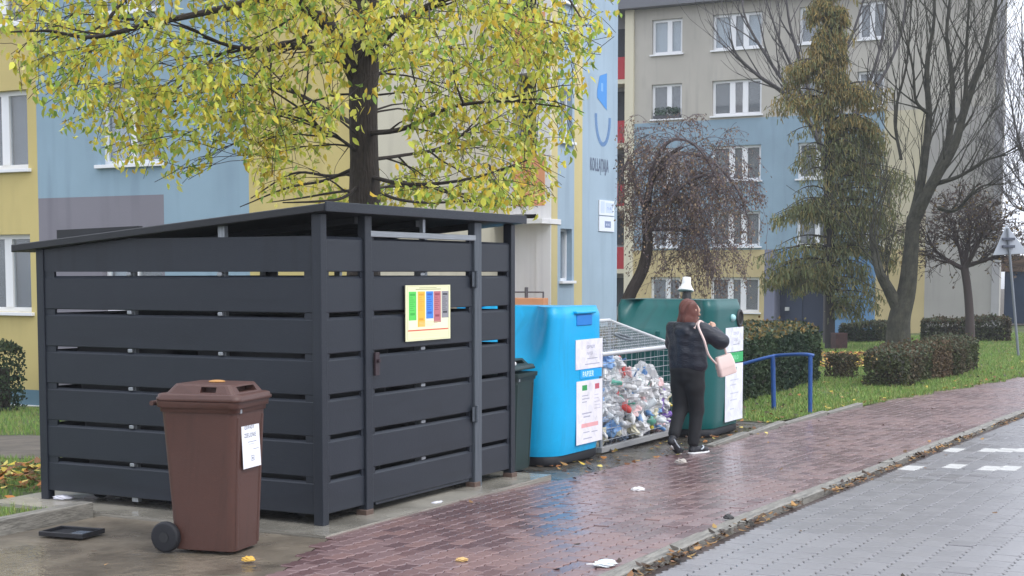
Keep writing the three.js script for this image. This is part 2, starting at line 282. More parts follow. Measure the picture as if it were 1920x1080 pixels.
function windowAt(parent, x0, x1, y0, y1, bars, o = {}) {   // frame is the window's own mesh; panes and sill are its parts
  const z = -0.13, f = o.frame || 0.075, m = o.mull || 0.13, fr = [box(x0, x1, y0, y0 + f, z - 0.07, z), box(x0, x1, y1 - f, y1, z - 0.07, z), box(x0, x0 + f, y0 + f, y1 - f, z - 0.07, z), box(x1 - f, x1, y0 + f, y1 - f, z - 0.07, z)];
  const xs = [x0 + f]; for (const b of bars) { const c = lerp(x0, x1, b); fr.push(box(c - m / 2, c + m / 2, y0 + f, y1 - f, z - 0.07, z + 0.012)); xs.push(c - m / 2, c + m / 2); } xs.push(x1 - f);
  const w = mesh('window', merge(fr), o.frameMat || M.whiteFrame, parent);
  for (let i = 0; i < xs.length; i += 2) {
    const p = mesh('pane', box(xs[i], xs[i + 1], y0 + f, y1 - f, z - 0.045, z - 0.035), M.glass, w);
    const c = curtains[o.curtain ? o.curtain[(i / 2) % o.curtain.length] : Math.floor(rnd() * curtains.length)];
    mesh('curtain', box(xs[i] - 0.05, xs[i + 1] + 0.05, y0, y1, z - 0.2, z - 0.17), c, w);
  }
  if (!o.nosill) mesh('sill', rbox(x0 - 0.08, x1 + 0.08, y0 - (o.sill || 0.07), y0 - 0.004, -0.12, 0.09, 0.008), o.sillMat || M.whiteFrame, w);
  return w;
}
const P = { blue: paint(0.28, 0.4, 0.49), blueL: paint(0.36, 0.47, 0.57), blueD: paint(0.26, 0.37, 0.46), yellow: paint(0.6, 0.49, 0.2), yellowL: paint(0.62, 0.53, 0.27), ochre: paint(0.55, 0.45, 0.24), creamD: paint(0.55, 0.5, 0.36), beigeD: paint(0.4, 0.385, 0.36), cream: paint(0.68, 0.63, 0.48), beige: paint(0.46, 0.435, 0.385), greyB: paint(0.47, 0.45, 0.36), lilac: paint(0.225, 0.215, 0.25), orange: paint(0.78, 0.36, 0.19), white: paint(0.82, 0.82, 0.83), red: paint(0.42, 0.035, 0.045), plinth: paint(0.1, 0.19, 0.25), grey: paint(0.36, 0.36, 0.37), mauve: paint(0.2, 0.21, 0.29), door: std(0.022, 0.035, 0.075, 0.5), roof: std(0.13, 0.135, 0.15, 0.7), blueP: paint(0.13, 0.27, 0.46) };
rnd = mulberry(40);
// near block, left: long front facing the shed's back, its end wall in grey; local x runs along N, local z towards the camera (against U)
const FRONT = TH - Math.PI / 2 + Math.PI;   // z axis = -U
function block(name, label, s, t) { const o = thing(name, label, 'building', S(s, t).setY(0), 0); const q = new THREE.Matrix4().makeBasis(N.clone(), V(0, 1, 0), U.clone().negate()); o.quaternion.setFromRotationMatrix(q); return o; }
{
  const s = 12.8, tR = -8.1, o = block('apartment_block', 'apartment block in blue and yellow plaster left behind the slatted shed', s, tR), X = (px) => tFor(px, s) - tR, L = -22, top = 12.6, base = -0.9;
  const w2 = [X(194), X(306)], wl = [X(60) - 2.1, X(60)], fl = [1.0, 3.81, 6.62, 9.43], y1 = 1.53, holes = [];
  for (const y of fl) { holes.push([w2[0], w2[1], y, y + y1]); holes.push([wl[0], wl[1], y, y + y1]); }
  const bX = X(77), yX = X(470), lX = X(311);
  mesh('wall', wallPanel(L, bX, -0.53, top, holes, 0.34), P.yellow, o);
  mesh('wall', wallPanel(bX, lX, -0.53, 3.22, [holes[0]], 0.34), P.lilac, o);
  mesh('wall', wallPanel(bX, lX, 3.22, top, holes, 0.34), P.blue, o);
  mesh('wall', wallPanel(lX, yX, -0.53, top, [], 0.34), P.blue, o);
  mesh('wall', wallPanel(yX, 0, -0.53, top, [], 0.34), P.yellow, o);
  // yellow strip framing the left windows
  mesh('plinth', box(L, -0.006, -0.83, -0.534, -0.3, 0.02), P.plinth, o);
  mesh('base_strip', box(L, -0.006, -1.1, -0.834, -0.3, 0.06), P.white, o);
  for (const y of fl) { windowAt(o, w2[0], w2[1], y, y + y1, [0.5], { curtain: [4, 2] }); windowAt(o, wl[0], wl[1], y, y + y1, [0.3, 0.66], { curtain: [4, 3, 2], frame: 0.09, mull: 0.2 }); }
  // end wall, along U from the corner
  const e = wallPanel(0, 8, -0.9, top, [], 0.3); e.rotateY(Math.PI / 2); mesh('end_wall', e, P.greyB, o);
  mesh('roof', box(L - 0.3, 0.35, top, top + 0.35, -5.2, 0.4), P.roof, o);
  mesh('back_wall', box(L, -0.31, base, top, -5.2, -4.94), P.greyB, o);
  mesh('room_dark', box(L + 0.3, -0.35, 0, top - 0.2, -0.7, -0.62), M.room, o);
  // a bent yellow gas pipe with its box on the wall beside the shed
  o.updateMatrixWorld(); const gq = [[62, 712], [63, 690], [72, 682], [80, 675]].map(([u, v]) => { const p = o.worldToLocal(at(u, v, 28.6)); p.z = 0.05; return p; });
  mesh('gas_pipe', tube(gq, 0.02), std(0.4, 0.27, 0.08, 0.5), o); mesh('pipe_box', rbox(gq[0].x - 0.05, gq[0].x + 0.05, gq[0].y - 0.02, gq[0].y + 0.16, 0.005, 0.07), std(0.35, 0.24, 0.08, 0.5), o);
}
// stepped-back section with balconies and the blue end wall that carries the street name
{
  const s = 17.74, tR = -7.05, o = block('apartment_block', 'pale blue end section with yellow strips and lettering, right of the yellow leaved tree', s, tR); o.updateMatrixWorld();
  const top = 12.6, base = -1, w = 1.1; const yAt = (v) => yFor(v, 29.2);
  mesh('pillar', box(-w, -w + 0.26, base, top, -0.4, 0), P.white, o);
  mesh('pillar', box(-0.32, -0.003, base, top, 0.002, 0.03), P.white, o);
  mesh('wall', box(-w + 0.26, -0.12, base, yAt(420), -0.4, -0.03), P.white, o);
  mesh('canopy', rbox(-w + 0.1, 0.02, yAt(420), yAt(420) + 0.1, -0.4, 0.45), P.white, o);
  mesh('loggia_back', box(-w, -0.31, base, top, -1.5, -1.35), P.grey, o);
  for (const v of [385, 118, -150, -417]) { const y = yAt(v); mesh('balcony', rbox(-w + 0.27, -0.13, y, y + 1.0, -0.12, 0.04), P.orange, o); mesh('balcony_slab', box(-w + 0.262, -0.122, y - 0.16, y - 0.003, -1.34, 0.02), P.white, o); }
  // end wall: strips along U; local z negative is away
  const Z = (px) => sFor(px, tR) - s, strips = [[0.0, Z(1045), P.yellowL], [Z(1045), Z(1076), P.blueL], [Z(1076), Z(1091), P.yellowL], [Z(1091), Z(1156), P.blueL]];
  const hz = [Z(1050.5), Z(1072)], rows = [526, 268, 10, -248].map((v) => yFor(v, 30.2)), holes = rows.map((y) => [hz[0], hz[1], y, y + 1.04]);
  const turned = (g) => { g.rotateY(Math.PI / 2); return g; };
  for (const [a, b, m] of strips) mesh('wall', turned(wallPanel(a, b, base, top, holes, 0.3)), m, o);
  for (const y of rows) {
    const f = 0.05, fr = [box(hz[0], hz[1], y, y + f, -0.2, -0.12), box(hz[0], hz[1], y + 1.04 - f, y + 1.04, -0.2, -0.12), box(hz[0], hz[0] + f, y + f, y + 1.04 - f, -0.2, -0.12), box(hz[1] - f, hz[1], y + f, y + 1.04 - f, -0.2, -0.12)];
    const win = mesh('window', turned(merge(fr)), M.whiteFrame, o);
    mesh('pane', turned(box(hz[0] + f, hz[1] - f, y + f, y + 1.04 - f, -0.17, -0.16)), M.glass, win);
    mesh('curtain', turned(box(hz[0], hz[1], y, y + 1.04, -0.3, -0.27)), curtains[4], win);
    mesh('sill', turned(rbox(hz[0] - 0.06, hz[1] + 0.06, y - 0.06, y - 0.004, -0.11, 0.08, 0.008)), M.whiteFrame, win);
  }
  mesh('roof', box(-9, 0.35, top, top + 0.35, -3.6, 0.3), P.roof, o);
  mesh('back_wall', box(-w, -0.31, base, top, -3.23, -3.0), P.grey, o);
  // painted street name, the blue figure and the ring mark above it
  const clear = (x, w, h) => x.clearRect(0, 0, w, h);
  const onEnd = (name, px0, px1, v0, v1, draw, W, H, rough = 0.85) => {
    const z0 = Z(px0), z1 = Z(px1), dd = -S(s + (z0 + z1) / 2, tR).z, y0 = yFor(v1, dd), y1 = yFor(v0, dd), g = new THREE.PlaneGeometry(z1 - z0, y1 - y0); g.translate((z0 + z1) / 2, (y0 + y1) / 2, 0.006); g.rotateY(Math.PI / 2);
    return mesh(name, g, new THREE.MeshStandardMaterial({ map: print(W, H, draw), transparent: true, roughness: rough, side: THREE.DoubleSide }), o);
  };
  onEnd('street_name', 1104, 1147, 293, 328, (x, w, h) => { clear(x, w, h); x.fillStyle = '#626d82'; x.font = 'bold 78px sans-serif'; x.save(); x.scale(1, 1.55); x.fillText('KOŁŁĄTAJA', 6, 68); x.restore(); }, 512, 128);
  onEnd('painted_figure', 1115, 1139, 135, 205, (x, w, h) => { clear(x, w, h); x.fillStyle = '#4f8fd2'; x.beginPath(); x.moveTo(w * 0.3, h * 0.12); x.lineTo(w * 0.85, 0); x.lineTo(w * 0.85, h); x.lineTo(w * 0.1, h * 0.72); x.lineTo(w * 0.1, h * 0.52); x.closePath(); x.fill(); x.fillStyle = '#78aade'; x.fillRect(w * 0.4, h * 0.3, w * 0.16, h * 0.22); }, 128, 256);
  onEnd('painted_ring', 1112, 1145, 212, 276, (x, w, h) => { clear(x, w, h); x.strokeStyle = 'rgba(80,130,190,0.5)'; x.lineWidth = w * 0.13; x.beginPath(); x.moveTo(w * 0.1, h * 0.05); x.bezierCurveTo(w * 0.12, h * 1.2, w * 0.86, h * 1.2, w * 0.88, h * 0.1); x.stroke(); }, 128, 128);
  for (const [name, v0, v1, k] of [['house_sign', 376, 404, 0], ['house_sign', 406, 434, 1]]) {
    const z0 = Z(1121), z1 = Z(1149), dd = -S(s + (z0 + z1) / 2, tR).z, h = yFor(v0, dd) - yFor(v1, dd), wd = z1 - z0;
    const [g, m] = plate(wd, h, 0.02, print(256, 192, (x, W, H) => { x.fillStyle = '#dfe6f2'; x.fillRect(0, 0, W, H); x.fillStyle = '#7d8fb5'; x.textAlign = 'center'; x.textBaseline = 'middle'; if (!k) { x.fillStyle = '#c4d2ea'; x.fillRect(20, 16, 70, 150); x.fillRect(104, 30, 130, 130); x.fillStyle = '#8fa6cc'; x.font = 'bold 54px sans-serif'; x.fillText('1-4', 168, 100); } else { x.fillStyle = '#7787aa'; x.fillRect(92, 60, 104, 84); x.fillStyle = '#c3cde2'; x.font = 'bold 44px sans-serif'; x.fillText('4-6', 144, 104); } }));
    g.translate((z0 + z1) / 2, (yFor(v0, dd) + yFor(v1, dd)) / 2, 0.004); g.rotateY(Math.PI / 2); mesh(name, g, m, o);
  }
}
{
  // orange landing with a thin rail, seen over the blue container
  const p = at(1019, 575, 27.2), o = thing('entrance_landing', 'low orange entrance landing with a thin dark rail, seen just above the blue container', 'landing', V(p.x, 0, p.z), TH - Math.PI / 2), y = yFor(559, 27.2), yr = yFor(548, 27.2);
  mesh('wall', rbox(-1.6, 0, -0.95, y, -0.2, 0, 0.01), P.orange, o); const dk = std(0.1, 0.09, 0.1, 0.5);
  mesh('rail', cyl(V(-1.6, yr, -0.05), V(-0.02, yr, -0.05), 0.014), dk, o); mesh('post', cyl(V(-0.03, y, -0.05), V(-0.03, yr, -0.05), 0.016), dk, o); mesh('post', cyl(V(-0.38, y, -0.05), V(-0.38, yr + 0.09, -0.05), 0.034), dk, o);
}
// far block across the lawn
{
  const s = 52.2, tR = tFor(1872, 52.2), o = block('apartment_block', 'far five storey apartment block in beige, blue and ochre behind the conifer', s, tR), X = (px) => tFor(px, s) - tR, base = -1.2, top = 13.25;
  const fl = [0.07, 2.88, 5.68, 8.46, 11.25], hh = 1.5, L = X(1187), xR = 0, c1 = [X(1219), X(1275)], c2 = [X(1331), X(1423)], c3 = [X(1491), X(1552)], c4 = [X(1600), X(1650)];
  const holes = []; for (const y of fl) for (const c of [c1, c2, c3, c4]) if (!(y < 1 && (c === c3 || c === c4))) holes.push([c[0], c[1], y, y + hh]);
  const xY = X(1652), xG = X(1732), door = [X(1452), X(1549), base, 1.62];
  mesh('wall', wallPanel(L, 0, 8.31, top, holes, 0.34), P.beige, o);
  mesh('wall', wallPanel(L, xY, 2.74, 8.31, holes, 0.34), P.blueD, o);
  mesh('wall', wallPanel(xY, xG, 2.74, 8.31, [], 0.34), P.creamD, o); mesh('wall', wallPanel(xG, 0, base, 8.31, [], 0.34), P.beigeD, o);
  mesh('wall', wallPanel(L, X(1432), base, 2.74, holes, 0.34), P.ochre, o);
  mesh('pilaster', wallPanel(X(1432), X(1451), base, 2.74, [], 0.3), P.mauve, o);
  mesh('wall', wallPanel(X(1451), X(1550), 1.62, 2.74, [], 0.34), P.blueP, o);
  mesh('wall', wallPanel(X(1550), X(1640), base, 2.74, [], 0.34), P.blueP, o);
  mesh('wall', wallPanel(X(1640), xG, base, 2.74, [], 0.34), P.ochre, o);
  const dr = mesh('door', box(X(1451), X(1550), base, 1.62, -0.9, -0.8), P.door, o);
  mesh('door_leaf', rbox(X(1462), X(1494), base, 1.2, -0.8, -0.74), std(0.03, 0.045, 0.09, 0.4), dr);
  mesh('door_lamp', rbox(X(1463), X(1470), yFor(584, 62), yFor(577, 62), -0.74, -0.6), M.white, dr);
  mesh('porch_side', box(X(1451) - 0.2, X(1451), base, 1.62, -0.9, -0.34), P.mauve, o);
  fl.forEach((y, i) => {
    windowAt(o, c1[0], c1[1], y, y + hh, [0.56], { curtain: [[2, 3], [2, 3], [2, 2], [3, 2], [4, 4]][i], frame: 0.11, mull: 0.22 });
    windowAt(o, c2[0], c2[1], y, y + hh, [0.4, 0.66], { curtain: [[3, 2, 3], [2, 3, 2], [2, 2, 3], [3, 5, 3], [4, 2, 4]][i], frame: 0.11, mull: 0.24 });
    if (y > 1) { windowAt(o, c3[0], c3[1], y, y + hh, [0.62], { curtain: [2, 3], frame: 0.11, mull: 0.2 }); windowAt(o, c4[0], c4[1], y, y + hh, [0.5], { curtain: [2, 3], frame: 0.11, mull: 0.2 }); }
  });
  // plants standing in one window
  const fb = mesh('window_box', rbox(c1[0] + 0.1, c1[1] - 0.05, fl[3] + 0.02, fl[3] + 0.14, -0.11, 0.06), std(0.06, 0.06, 0.07, 0.7), o);
  const leafy = []; for (let i = 0; i < 130; i++) leafy.push([V(rr(c1[0] + 0.12, c1[1] - 0.1), fl[3] + rr(0.14, 0.5), rr(-0.09, 0.04)), new THREE.Euler(rr(0, 6), rr(0, 6), rr(0, 6)), rr(0.05, 0.11), jit(col(0.05, 0.085, 0.06), 0.4)]);
  scatter('window_plants', new THREE.TetrahedronGeometry(0.7), std(1, 1, 1, 0.8), leafy, fb);
  // end wall on the street side
  const e = wallPanel(0, 12.2, base, top, [], 0.3); e.rotateY(Math.PI / 2 + 0.21); mesh('end_wall', e, P.grey, o);
  const slab = (pts, y0, y1) => { const g = prism(pts.map(([x, z]) => [x, -z]), 0, y1 - y0); g.rotateX(-Math.PI / 2); g.translate(0, y0, 0); return g; };
  mesh('cornice', slab([[L - 5.5, 0.55], [0.35, 0.55], [-2.3, -12.2], [L - 5.5, -12.2]], top, top + 0.42), P.roof, o);
  mesh('roof', slab([[L - 5.2, 0.1], [0.05, 0.1], [-2.5, -12], [L - 5.2, -12]], top + 0.42, top + 0.75), P.roof, o);
  mesh('chimney', box(X(1160), X(1165), top + 0.75, top + 1.6, -1.6, -0.8), P.grey, o);
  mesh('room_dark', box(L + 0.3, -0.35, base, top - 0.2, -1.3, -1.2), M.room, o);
  // loggia column at the left end
  const l0 = X(1153), l1 = X(1171);
  mesh('pillar', box(l1, L - 0.003, base, top, -0.5, 0.12), P.cream, o);
  mesh('loggia_back', box(l0 - 4, l1, base, top, -1.4, -1.3), P.grey, o);
  fl.forEach((y, i) => { if (i) mesh('balcony', rbox(l0 - 4, l1 - 0.01, y - 0.95, y + 0.02, -0.16, -0.04), P.red, o); mesh('loggia_window', box(l0 - 3, l1 - 0.08, y + 0.15, y + 1.45, -1.29, -1.24), curtains[3], o); mesh('balcony_slab', box(l0 - 4, l1 - 0.004, y - 1.15, y - 0.96, -1.29, -0.02), P.cream, o); });
}
// dark blue garage and the brown wall behind the road sign
{
  const p = at(1958, 640, 66), o = thing('garage', 'dark blue garage with a brown roof edge at the right border behind the road sign', 'garage', V(p.x, -0.45, p.z), TH);
  mesh('wall', rbox(-2.5, 2.5, 0, 2.25, -1.35, 1.35, 0.03), std(0.03, 0.06, 0.12, 0.6, { map: rep(nMid, 0.5) }), o);
  mesh('roof', rbox(-2.7, 2.7, 2.25, 2.95, -1.5, 1.5, 0.04), std(0.25, 0.17, 0.13, 0.8, { map: rep(nDirt, 0.5) }), o);
}
// ---------------------------------------------------------------- the slatted bin shed
{
  const o = thing('bin_shed', 'dark grey bin shed of wide horizontal metal slats under a sloping flat roof', 'shed', S(0, 0), TH);
  const LX = 2.88, LZ = -2.69, roofY = (z) => 2.205 + 0.088 * (z - 0), slots = [1.775, 1.487, 1.199, 0.911, 0.623, 0.335], gap = 0.033, topY = 2.04, botY = 0.085, th = 0.028;
  const sx = (px) => sFor(px, 0), p = 0.075;
  const post = (x0, x1, z0, z1, y1, m = M.shed) => mesh('post', rbox(x0, x1, 0.008, y1, z0, z1, 0.006), m, o);
  post(0, p, -p, 0.004, roofY(-p) - 0.004); post(LX - p, LX, -p, 0.004, roofY(-p) - 0.004);
  post(0, p, LZ, LZ + p, roofY(LZ) - 0.004); post(LX - p, LX, LZ, LZ + p, roofY(LZ) - 0.004);
  const j0 = sx(684), j1 = sx(697), k0 = sx(889), k1 = sx(902);
  post(j0, j1, -0.06, 0.008, roofY(-0.06) - 0.004); post(k0, k1, -0.06, 0.008, roofY(-0.06) - 0.004, M.galvBlue);
  for (const q of [j0 + 0.03, k0 + 0.03, LX - 0.035]) mesh('post_foot', rbox(q - 0.05, q + 0.05, 0.006, 0.05, -0.075, 0.016, 0.006), std(0.1, 0.065, 0.05, 0.8), o);
  // a slat: folded sheet with a chamfered upper and lower lip; its profile is drawn in (out, y)
  const slat = (len, y0, y1) => { const c = 0.019, g = prism([[-th, y0], [-0.004, y0], [0, y0 + 0.006], [0, y1 - c], [-c, y1], [-th, y1]], 0, len); return g; };
  const wall = (name, a, b, place, cutTop) => {   // slats from a to b along a wall; place turns local (along, out) into the shed
    const edges = [topY, ...slots.flatMap((y) => [y + gap / 2, y - gap / 2]), botY];
    for (let i = 0; i < 7; i++) { const y1 = edges[i * 2], y0 = edges[i * 2 + 1]; const g = i === 0 && cutTop ? cutTop(y0) : slat(b - a, y0, y1); mesh(name, place(g, a), M.shed, o); }
  };
  const flip = (g) => { const n = g.index ? g.toNonIndexed() : g, a = n.attributes.position.array, u = n.attributes.uv.array; for (let i = 0; i < a.length; i += 9) for (let k = 0; k < 3; k++) [a[i + 3 + k], a[i + 6 + k]] = [a[i + 6 + k], a[i + 3 + k]]; for (let i = 0; i < u.length; i += 6) for (let k = 0; k < 2; k++) [u[i + 2 + k], u[i + 4 + k]] = [u[i + 4 + k], u[i + 2 + k]]; n.computeVertexNormals(); return n; };
  const xform = (rows) => (g, a) => { const m = new THREE.Matrix4().set(...rows(a), 0, 0, 0, 1); g.applyMatrix4(m); return m.determinant() < 0 ? flip(g) : g; };
  // (out, y, along): front out=+z along=+x; left out=-x along=-z...
  const F1 = xform((a) => [0, 0, 1, a, 0, 1, 0, 0, 1, 0, 0, -0.012]), B1 = xform((a) => [0, 0, 1, a, 0, 1, 0, 0, -1, 0, 0, LZ + 0.012]);
  const L1 = xform((a) => [-1, 0, 0, 0.012, 0, 1, 0, 0, 0, 0, -1, -a]), R1 = xform((a) => [1, 0, 0, LX - 0.012, 0, 1, 0, 0, 0, 0, -1, -a]);
  wall('slat', p + 0.002, j0 - 0.002, F1); wall('slat', k1 + 0.002, LX - p - 0.002, F1);
  wall('slat', p + 0.002, -LZ - p - 0.002, L1, (y0) => sideTop(y0)); wall('slat', p + 0.002, -LZ - p - 0.002, R1, (y0) => sideTop(y0));
  wall('slat', p + 0.002, LX - p - 0.002, B1, (y0) => slat(LX - 2 * p - 0.004, y0, 1.94));
  function sideTop(y0) { const n = -LZ - 2 * p - 0.004, sh = (z) => Math.min(topY, roofY(-z - p) - 0.012), pts = [[0, y0], [n, y0]]; for (let i = 20; i >= 0; i--) pts.push([n * i / 20, sh(n * i / 20)]); const g = prism(pts, -th, 0); g.applyMatrix4(new THREE.Matrix4().set(0, 0, 1, 0, 0, 1, 0, 0, 1, 0, 0, 0, 0, 0, 0, 1)); return flip(g); }
  // stiles close the ends of the slots, set back a little from the slats
  const stiles = [];
  for (const [x0, x1] of [[p, p + 0.05], [j0 - 0.03, j0], [k1, k1 + 0.03], [LX - p - 0.035, LX - p]]) stiles.push(box(x0, x1, botY + 0.01, topY - 0.02, -0.039, -0.017));
  for (const [z0, z1] of [[-p - 0.075, -p], [LZ + p, LZ + p + 0.1]]) stiles.push(box(0.017, 0.039, botY + 0.01, 1.9, z0, z1), box(LX - 0.039, LX - 0.017, botY + 0.01, 1.9, z0, z1));
  for (const g of stiles) mesh('stile', g, M.shed, o);
  // zinc mullions inside, seen as light bits in the slots
  const zA = tAtLeft(240), zB = tAtLeft(410);
  function tAtLeft(px) { return tFor(px, 0); }
  for (const z of [zA, zB]) { mesh('mullion', box(0.042, 0.082, 0.05, Math.min(roofY(z), 2.3) - 0.006, z - 0.03, z + 0.03), M.galv, o); for (const y of slots) mesh('clip', rbox(0.012, 0.041, y - gap / 2 + 0.002, y + gap / 2 - 0.003, z - 0.022, z + 0.022, 0.006), M.galv, o); }
  for (const z of [LZ * 0.33, LZ * 0.67]) mesh('mullion', box(LX - 0.082, LX - 0.042, 0.05, roofY(z) - 0.006, z - 0.03, z + 0.03), M.galv, o);
  // roof: folded sheet deck on a frame, thick fascia at the front
  const rx0 = -0.05, rx1 = LX + 0.03, rz0 = 0.075, rz1 = LZ - 0.2, deck = new THREE.ExtrudeGeometry(new THREE.Shape([[rz0, roofY(rz0)], [rz0, roofY(rz0) + 0.045], [rz1, roofY(rz1) + 0.045], [rz1, roofY(rz1)]].map(([x, y]) => new THREE.Vector2(x, y))), { depth: rx1 - rx0, bevelEnabled: true, bevelThickness: 0.006, bevelSize: 0.006, bevelSegments: 1 });
  deck.applyMatrix4(new THREE.Matrix4().set(0, 0, 1, rx0, 0, 1, 0, 0, 1, 0, 0, 0, 0, 0, 0, 1)); const roof = mesh('roof', flip(deck), M.shedRoof, o);
  mesh('fascia', rbox(rx0 - 0.01, rx1 + 0.01, roofY(rz0) - 0.008, roofY(rz0) + 0.062, rz0 + 0.007, rz0 + 0.022, 0.005), M.shed, roof);
  for (const x of [0.6, 1.45, 2.3]) { const b = box(x - 0.03, x + 0.03, -0.05, 0, LZ + 0.1, -0.1); b.applyMatrix4(new THREE.Matrix4().set(1, 0, 0, 0, 0, 1, 0.088, 2.2, 0, 0, 1, 0, 0, 0, 0, 1)); mesh('purlin', b, M.shedRoof, roof); }
  // level upstand along the back half of the left roof edge
  const ua = tFor(110, 0), ub = tFor(262, 0), yu = yFor(432, 11.5);
  const up = prism([[ua, roofY(ua) + 0.04], [ua, yu], [ub, yu + 0.02], [ub, roofY(ub) + 0.04]], 0, 0.05); up.applyMatrix4(new THREE.Matrix4().set(0, 0, 1, 0.0, 0, 1, 0, 0, 1, 0, 0, 0, 0, 0, 0, 1)); mesh('upstand', flip(up), M.shedRoof, roof);
  // door between the jambs
  const d0 = j1 + 0.012, d1 = k0 - 0.008, door = mesh('door', merge([box(d0, d0 + 0.045, botY + 0.005, topY + 0.03, -0.05, -0.016), box(d1 - 0.045, d1, botY + 0.005, topY + 0.03, -0.05, -0.016), box(d0 + 0.05, d1 - 0.05, botY - 0.02, botY - 0.002, -0.05, -0.016)]), M.shed, o);
  { const edges = [topY, ...slots.flatMap((y) => [y + gap / 2, y - gap / 2]), botY]; for (let i = 0; i < 7; i++) mesh('slat', F1(slat(d1 - d0, edges[i * 2 + 1], edges[i * 2]), d0), M.shed, door); }
  mesh('top_rail', rbox(d0 - 0.03, d1 + 0.02, topY + 0.006, topY + 0.05, -0.05, 0.012, 0.004), M.galv, door);
  const mx = sx(800); mesh('mullion', box(mx - 0.02, mx + 0.02, 0.1, topY + 0.0, -0.1, -0.06), M.galv, door); mesh('mullion', box(mx - 0.018, mx + 0.018, topY + 0.054, roofY(-0.05) - 0.006, -0.05, -0.02), M.galv, o);
  for (const y of slots) mesh('clip', rbox(mx - 0.03, mx + 0.03, y - gap / 2 + 0.001, y + gap / 2 - 0.004, -0.06, -0.03, 0.006), M.galv, door);
  for (const y of [1.73, 0.62]) { const h = mesh('hinge', merge([cyl(V(k0 + 0.005, y - 0.07, 0.022), V(k0 + 0.005, y + 0.07, 0.022), 0.014), box(k0 - 0.05, k0 + 0.05, y - 0.06, y + 0.06, 0.009, 0.013)]), M.galvBlue, door); }
  mesh('lock', merge([rbox(d0 + 0.005, d0 + 0.06, 1.03, 1.2, 0.001, 0.022, 0.004), cyl(V(d0 + 0.03, 1.14, 0.02), V(d0 + 0.03, 1.14, 0.045), 0.016, 0.014, 12)]), std(0.035, 0.02, 0.025, 0.5), door);
  // big dark waste bins kept inside
  for (const [cx, cz, h] of [[0.72, -0.75, 1.42], [2.12, -0.75, 1.42], [0.72, -1.95, 1.42], [2.12, -1.95, 1.42]]) {
    const b = thing('waste_bin', `large black waste bin inside the shed, ${cz > -1 ? 'front' : 'back'} row, ${cx < 1 ? 'left' : 'right'}`, 'bin', o.localToWorld(V(cx, 0.012, cz)), TH), bw = 1.25, bd = 1.02;
    mesh('body', loft([ring(bw * 0.86, bd * 0.86, 0.08, 0.16, 3), ring(bw * 0.97, bd * 0.97, 0.08, h - 0.14, 3), ring(bw, bd, 0.08, h - 0.13, 3), ring(bw, bd, 0.08, h - 0.1, 3)]), M.black, b);
    mesh('lid', loft([ring(bw, bd, 0.08, h - 0.097, 3), ring(bw, bd, 0.08, h - 0.06, 3), ring(bw * 0.8, bd * 0.7, 0.08, h, 3)]), M.black, b);
    for (const q of [-1, 1]) for (const r of [-1, 1]) { const wg = new THREE.CylinderGeometry(0.08, 0.08, 0.04, 14); wg.rotateX(Math.PI / 2); wg.translate(q * bw * 0.36, 0.08, r * bd * 0.36); mesh('wheel', wg, M.rubber, b); }
  }
  // sorting guide on the door
  const s0 = sx(759), s1 = sx(842.5), sd = -S((s0 + s1) / 2, 0).z, yT = yFor(534.5, sd), yB = yFor(637.5, sd);
  const [g, m] = plate(s1 - s0, yT - yB, 0.006, print(512, 640, (x, w, h) => {
    x.fillStyle = '#e9e7bd'; x.fillRect(0, 0, w, h); x.strokeStyle = '#cfd0a2'; x.lineWidth = 6; x.strokeRect(20, 14, w - 40, h - 28);
    x.fillStyle = '#8f9464'; x.fillRect(110, 44, 290, 8); x.fillRect(150, 28, 200, 6); x.fillStyle = '#f4f2cd'; x.fillRect(34, 66, 446, 440);
    const C = [['#57cf55', '#33ac3a', 34, 330], ['#efb83c', '#d89a1f', 132, 410], ['#3a82d9', '#1e57b2', 228, 318], ['#b86a72', '#8e3a47', 316, 366], ['#8d8d92', '#3a3a40', 408, 316]];
    for (const [a, b, px, ht] of C) { x.fillStyle = a; x.fillRect(px, 72, 84, ht); x.fillStyle = b; x.fillRect(px + 14, 96, 56, 24); for (let k = 0; k < 7; k++) x.fillRect(px + 12, 140 + k * 24, 34 + (k * 37 % 26), 7); x.fillRect(px + 16, 60 + ht * 0.78, 50, 26); }
    x.fillStyle = '#c9cc9a'; for (let k = 0; k < 4; k++) x.fillRect(150, 424 + k * 16, 240 - k * 30, 5);
    x.fillStyle = '#d8583f'; x.fillRect(24, 512, 464, 14); x.fillStyle = '#dcdcae'; for (let k = 0; k < 3; k++) x.fillRect(60, 548 + k * 20, 330, 6);
  }), std(0.75, 0.74, 0.5, 0.5), 0.4);
  const sign = solo('sorting_sign', g, m, 'cream waste sorting sign with coloured columns fixed to the shed door', 'sign', V(0, 0, 0));
  sign.position.copy(o.localToWorld(V((s0 + s1) / 2, (yT + yB) / 2, 0.003))); sign.rotation.y = TH;
}

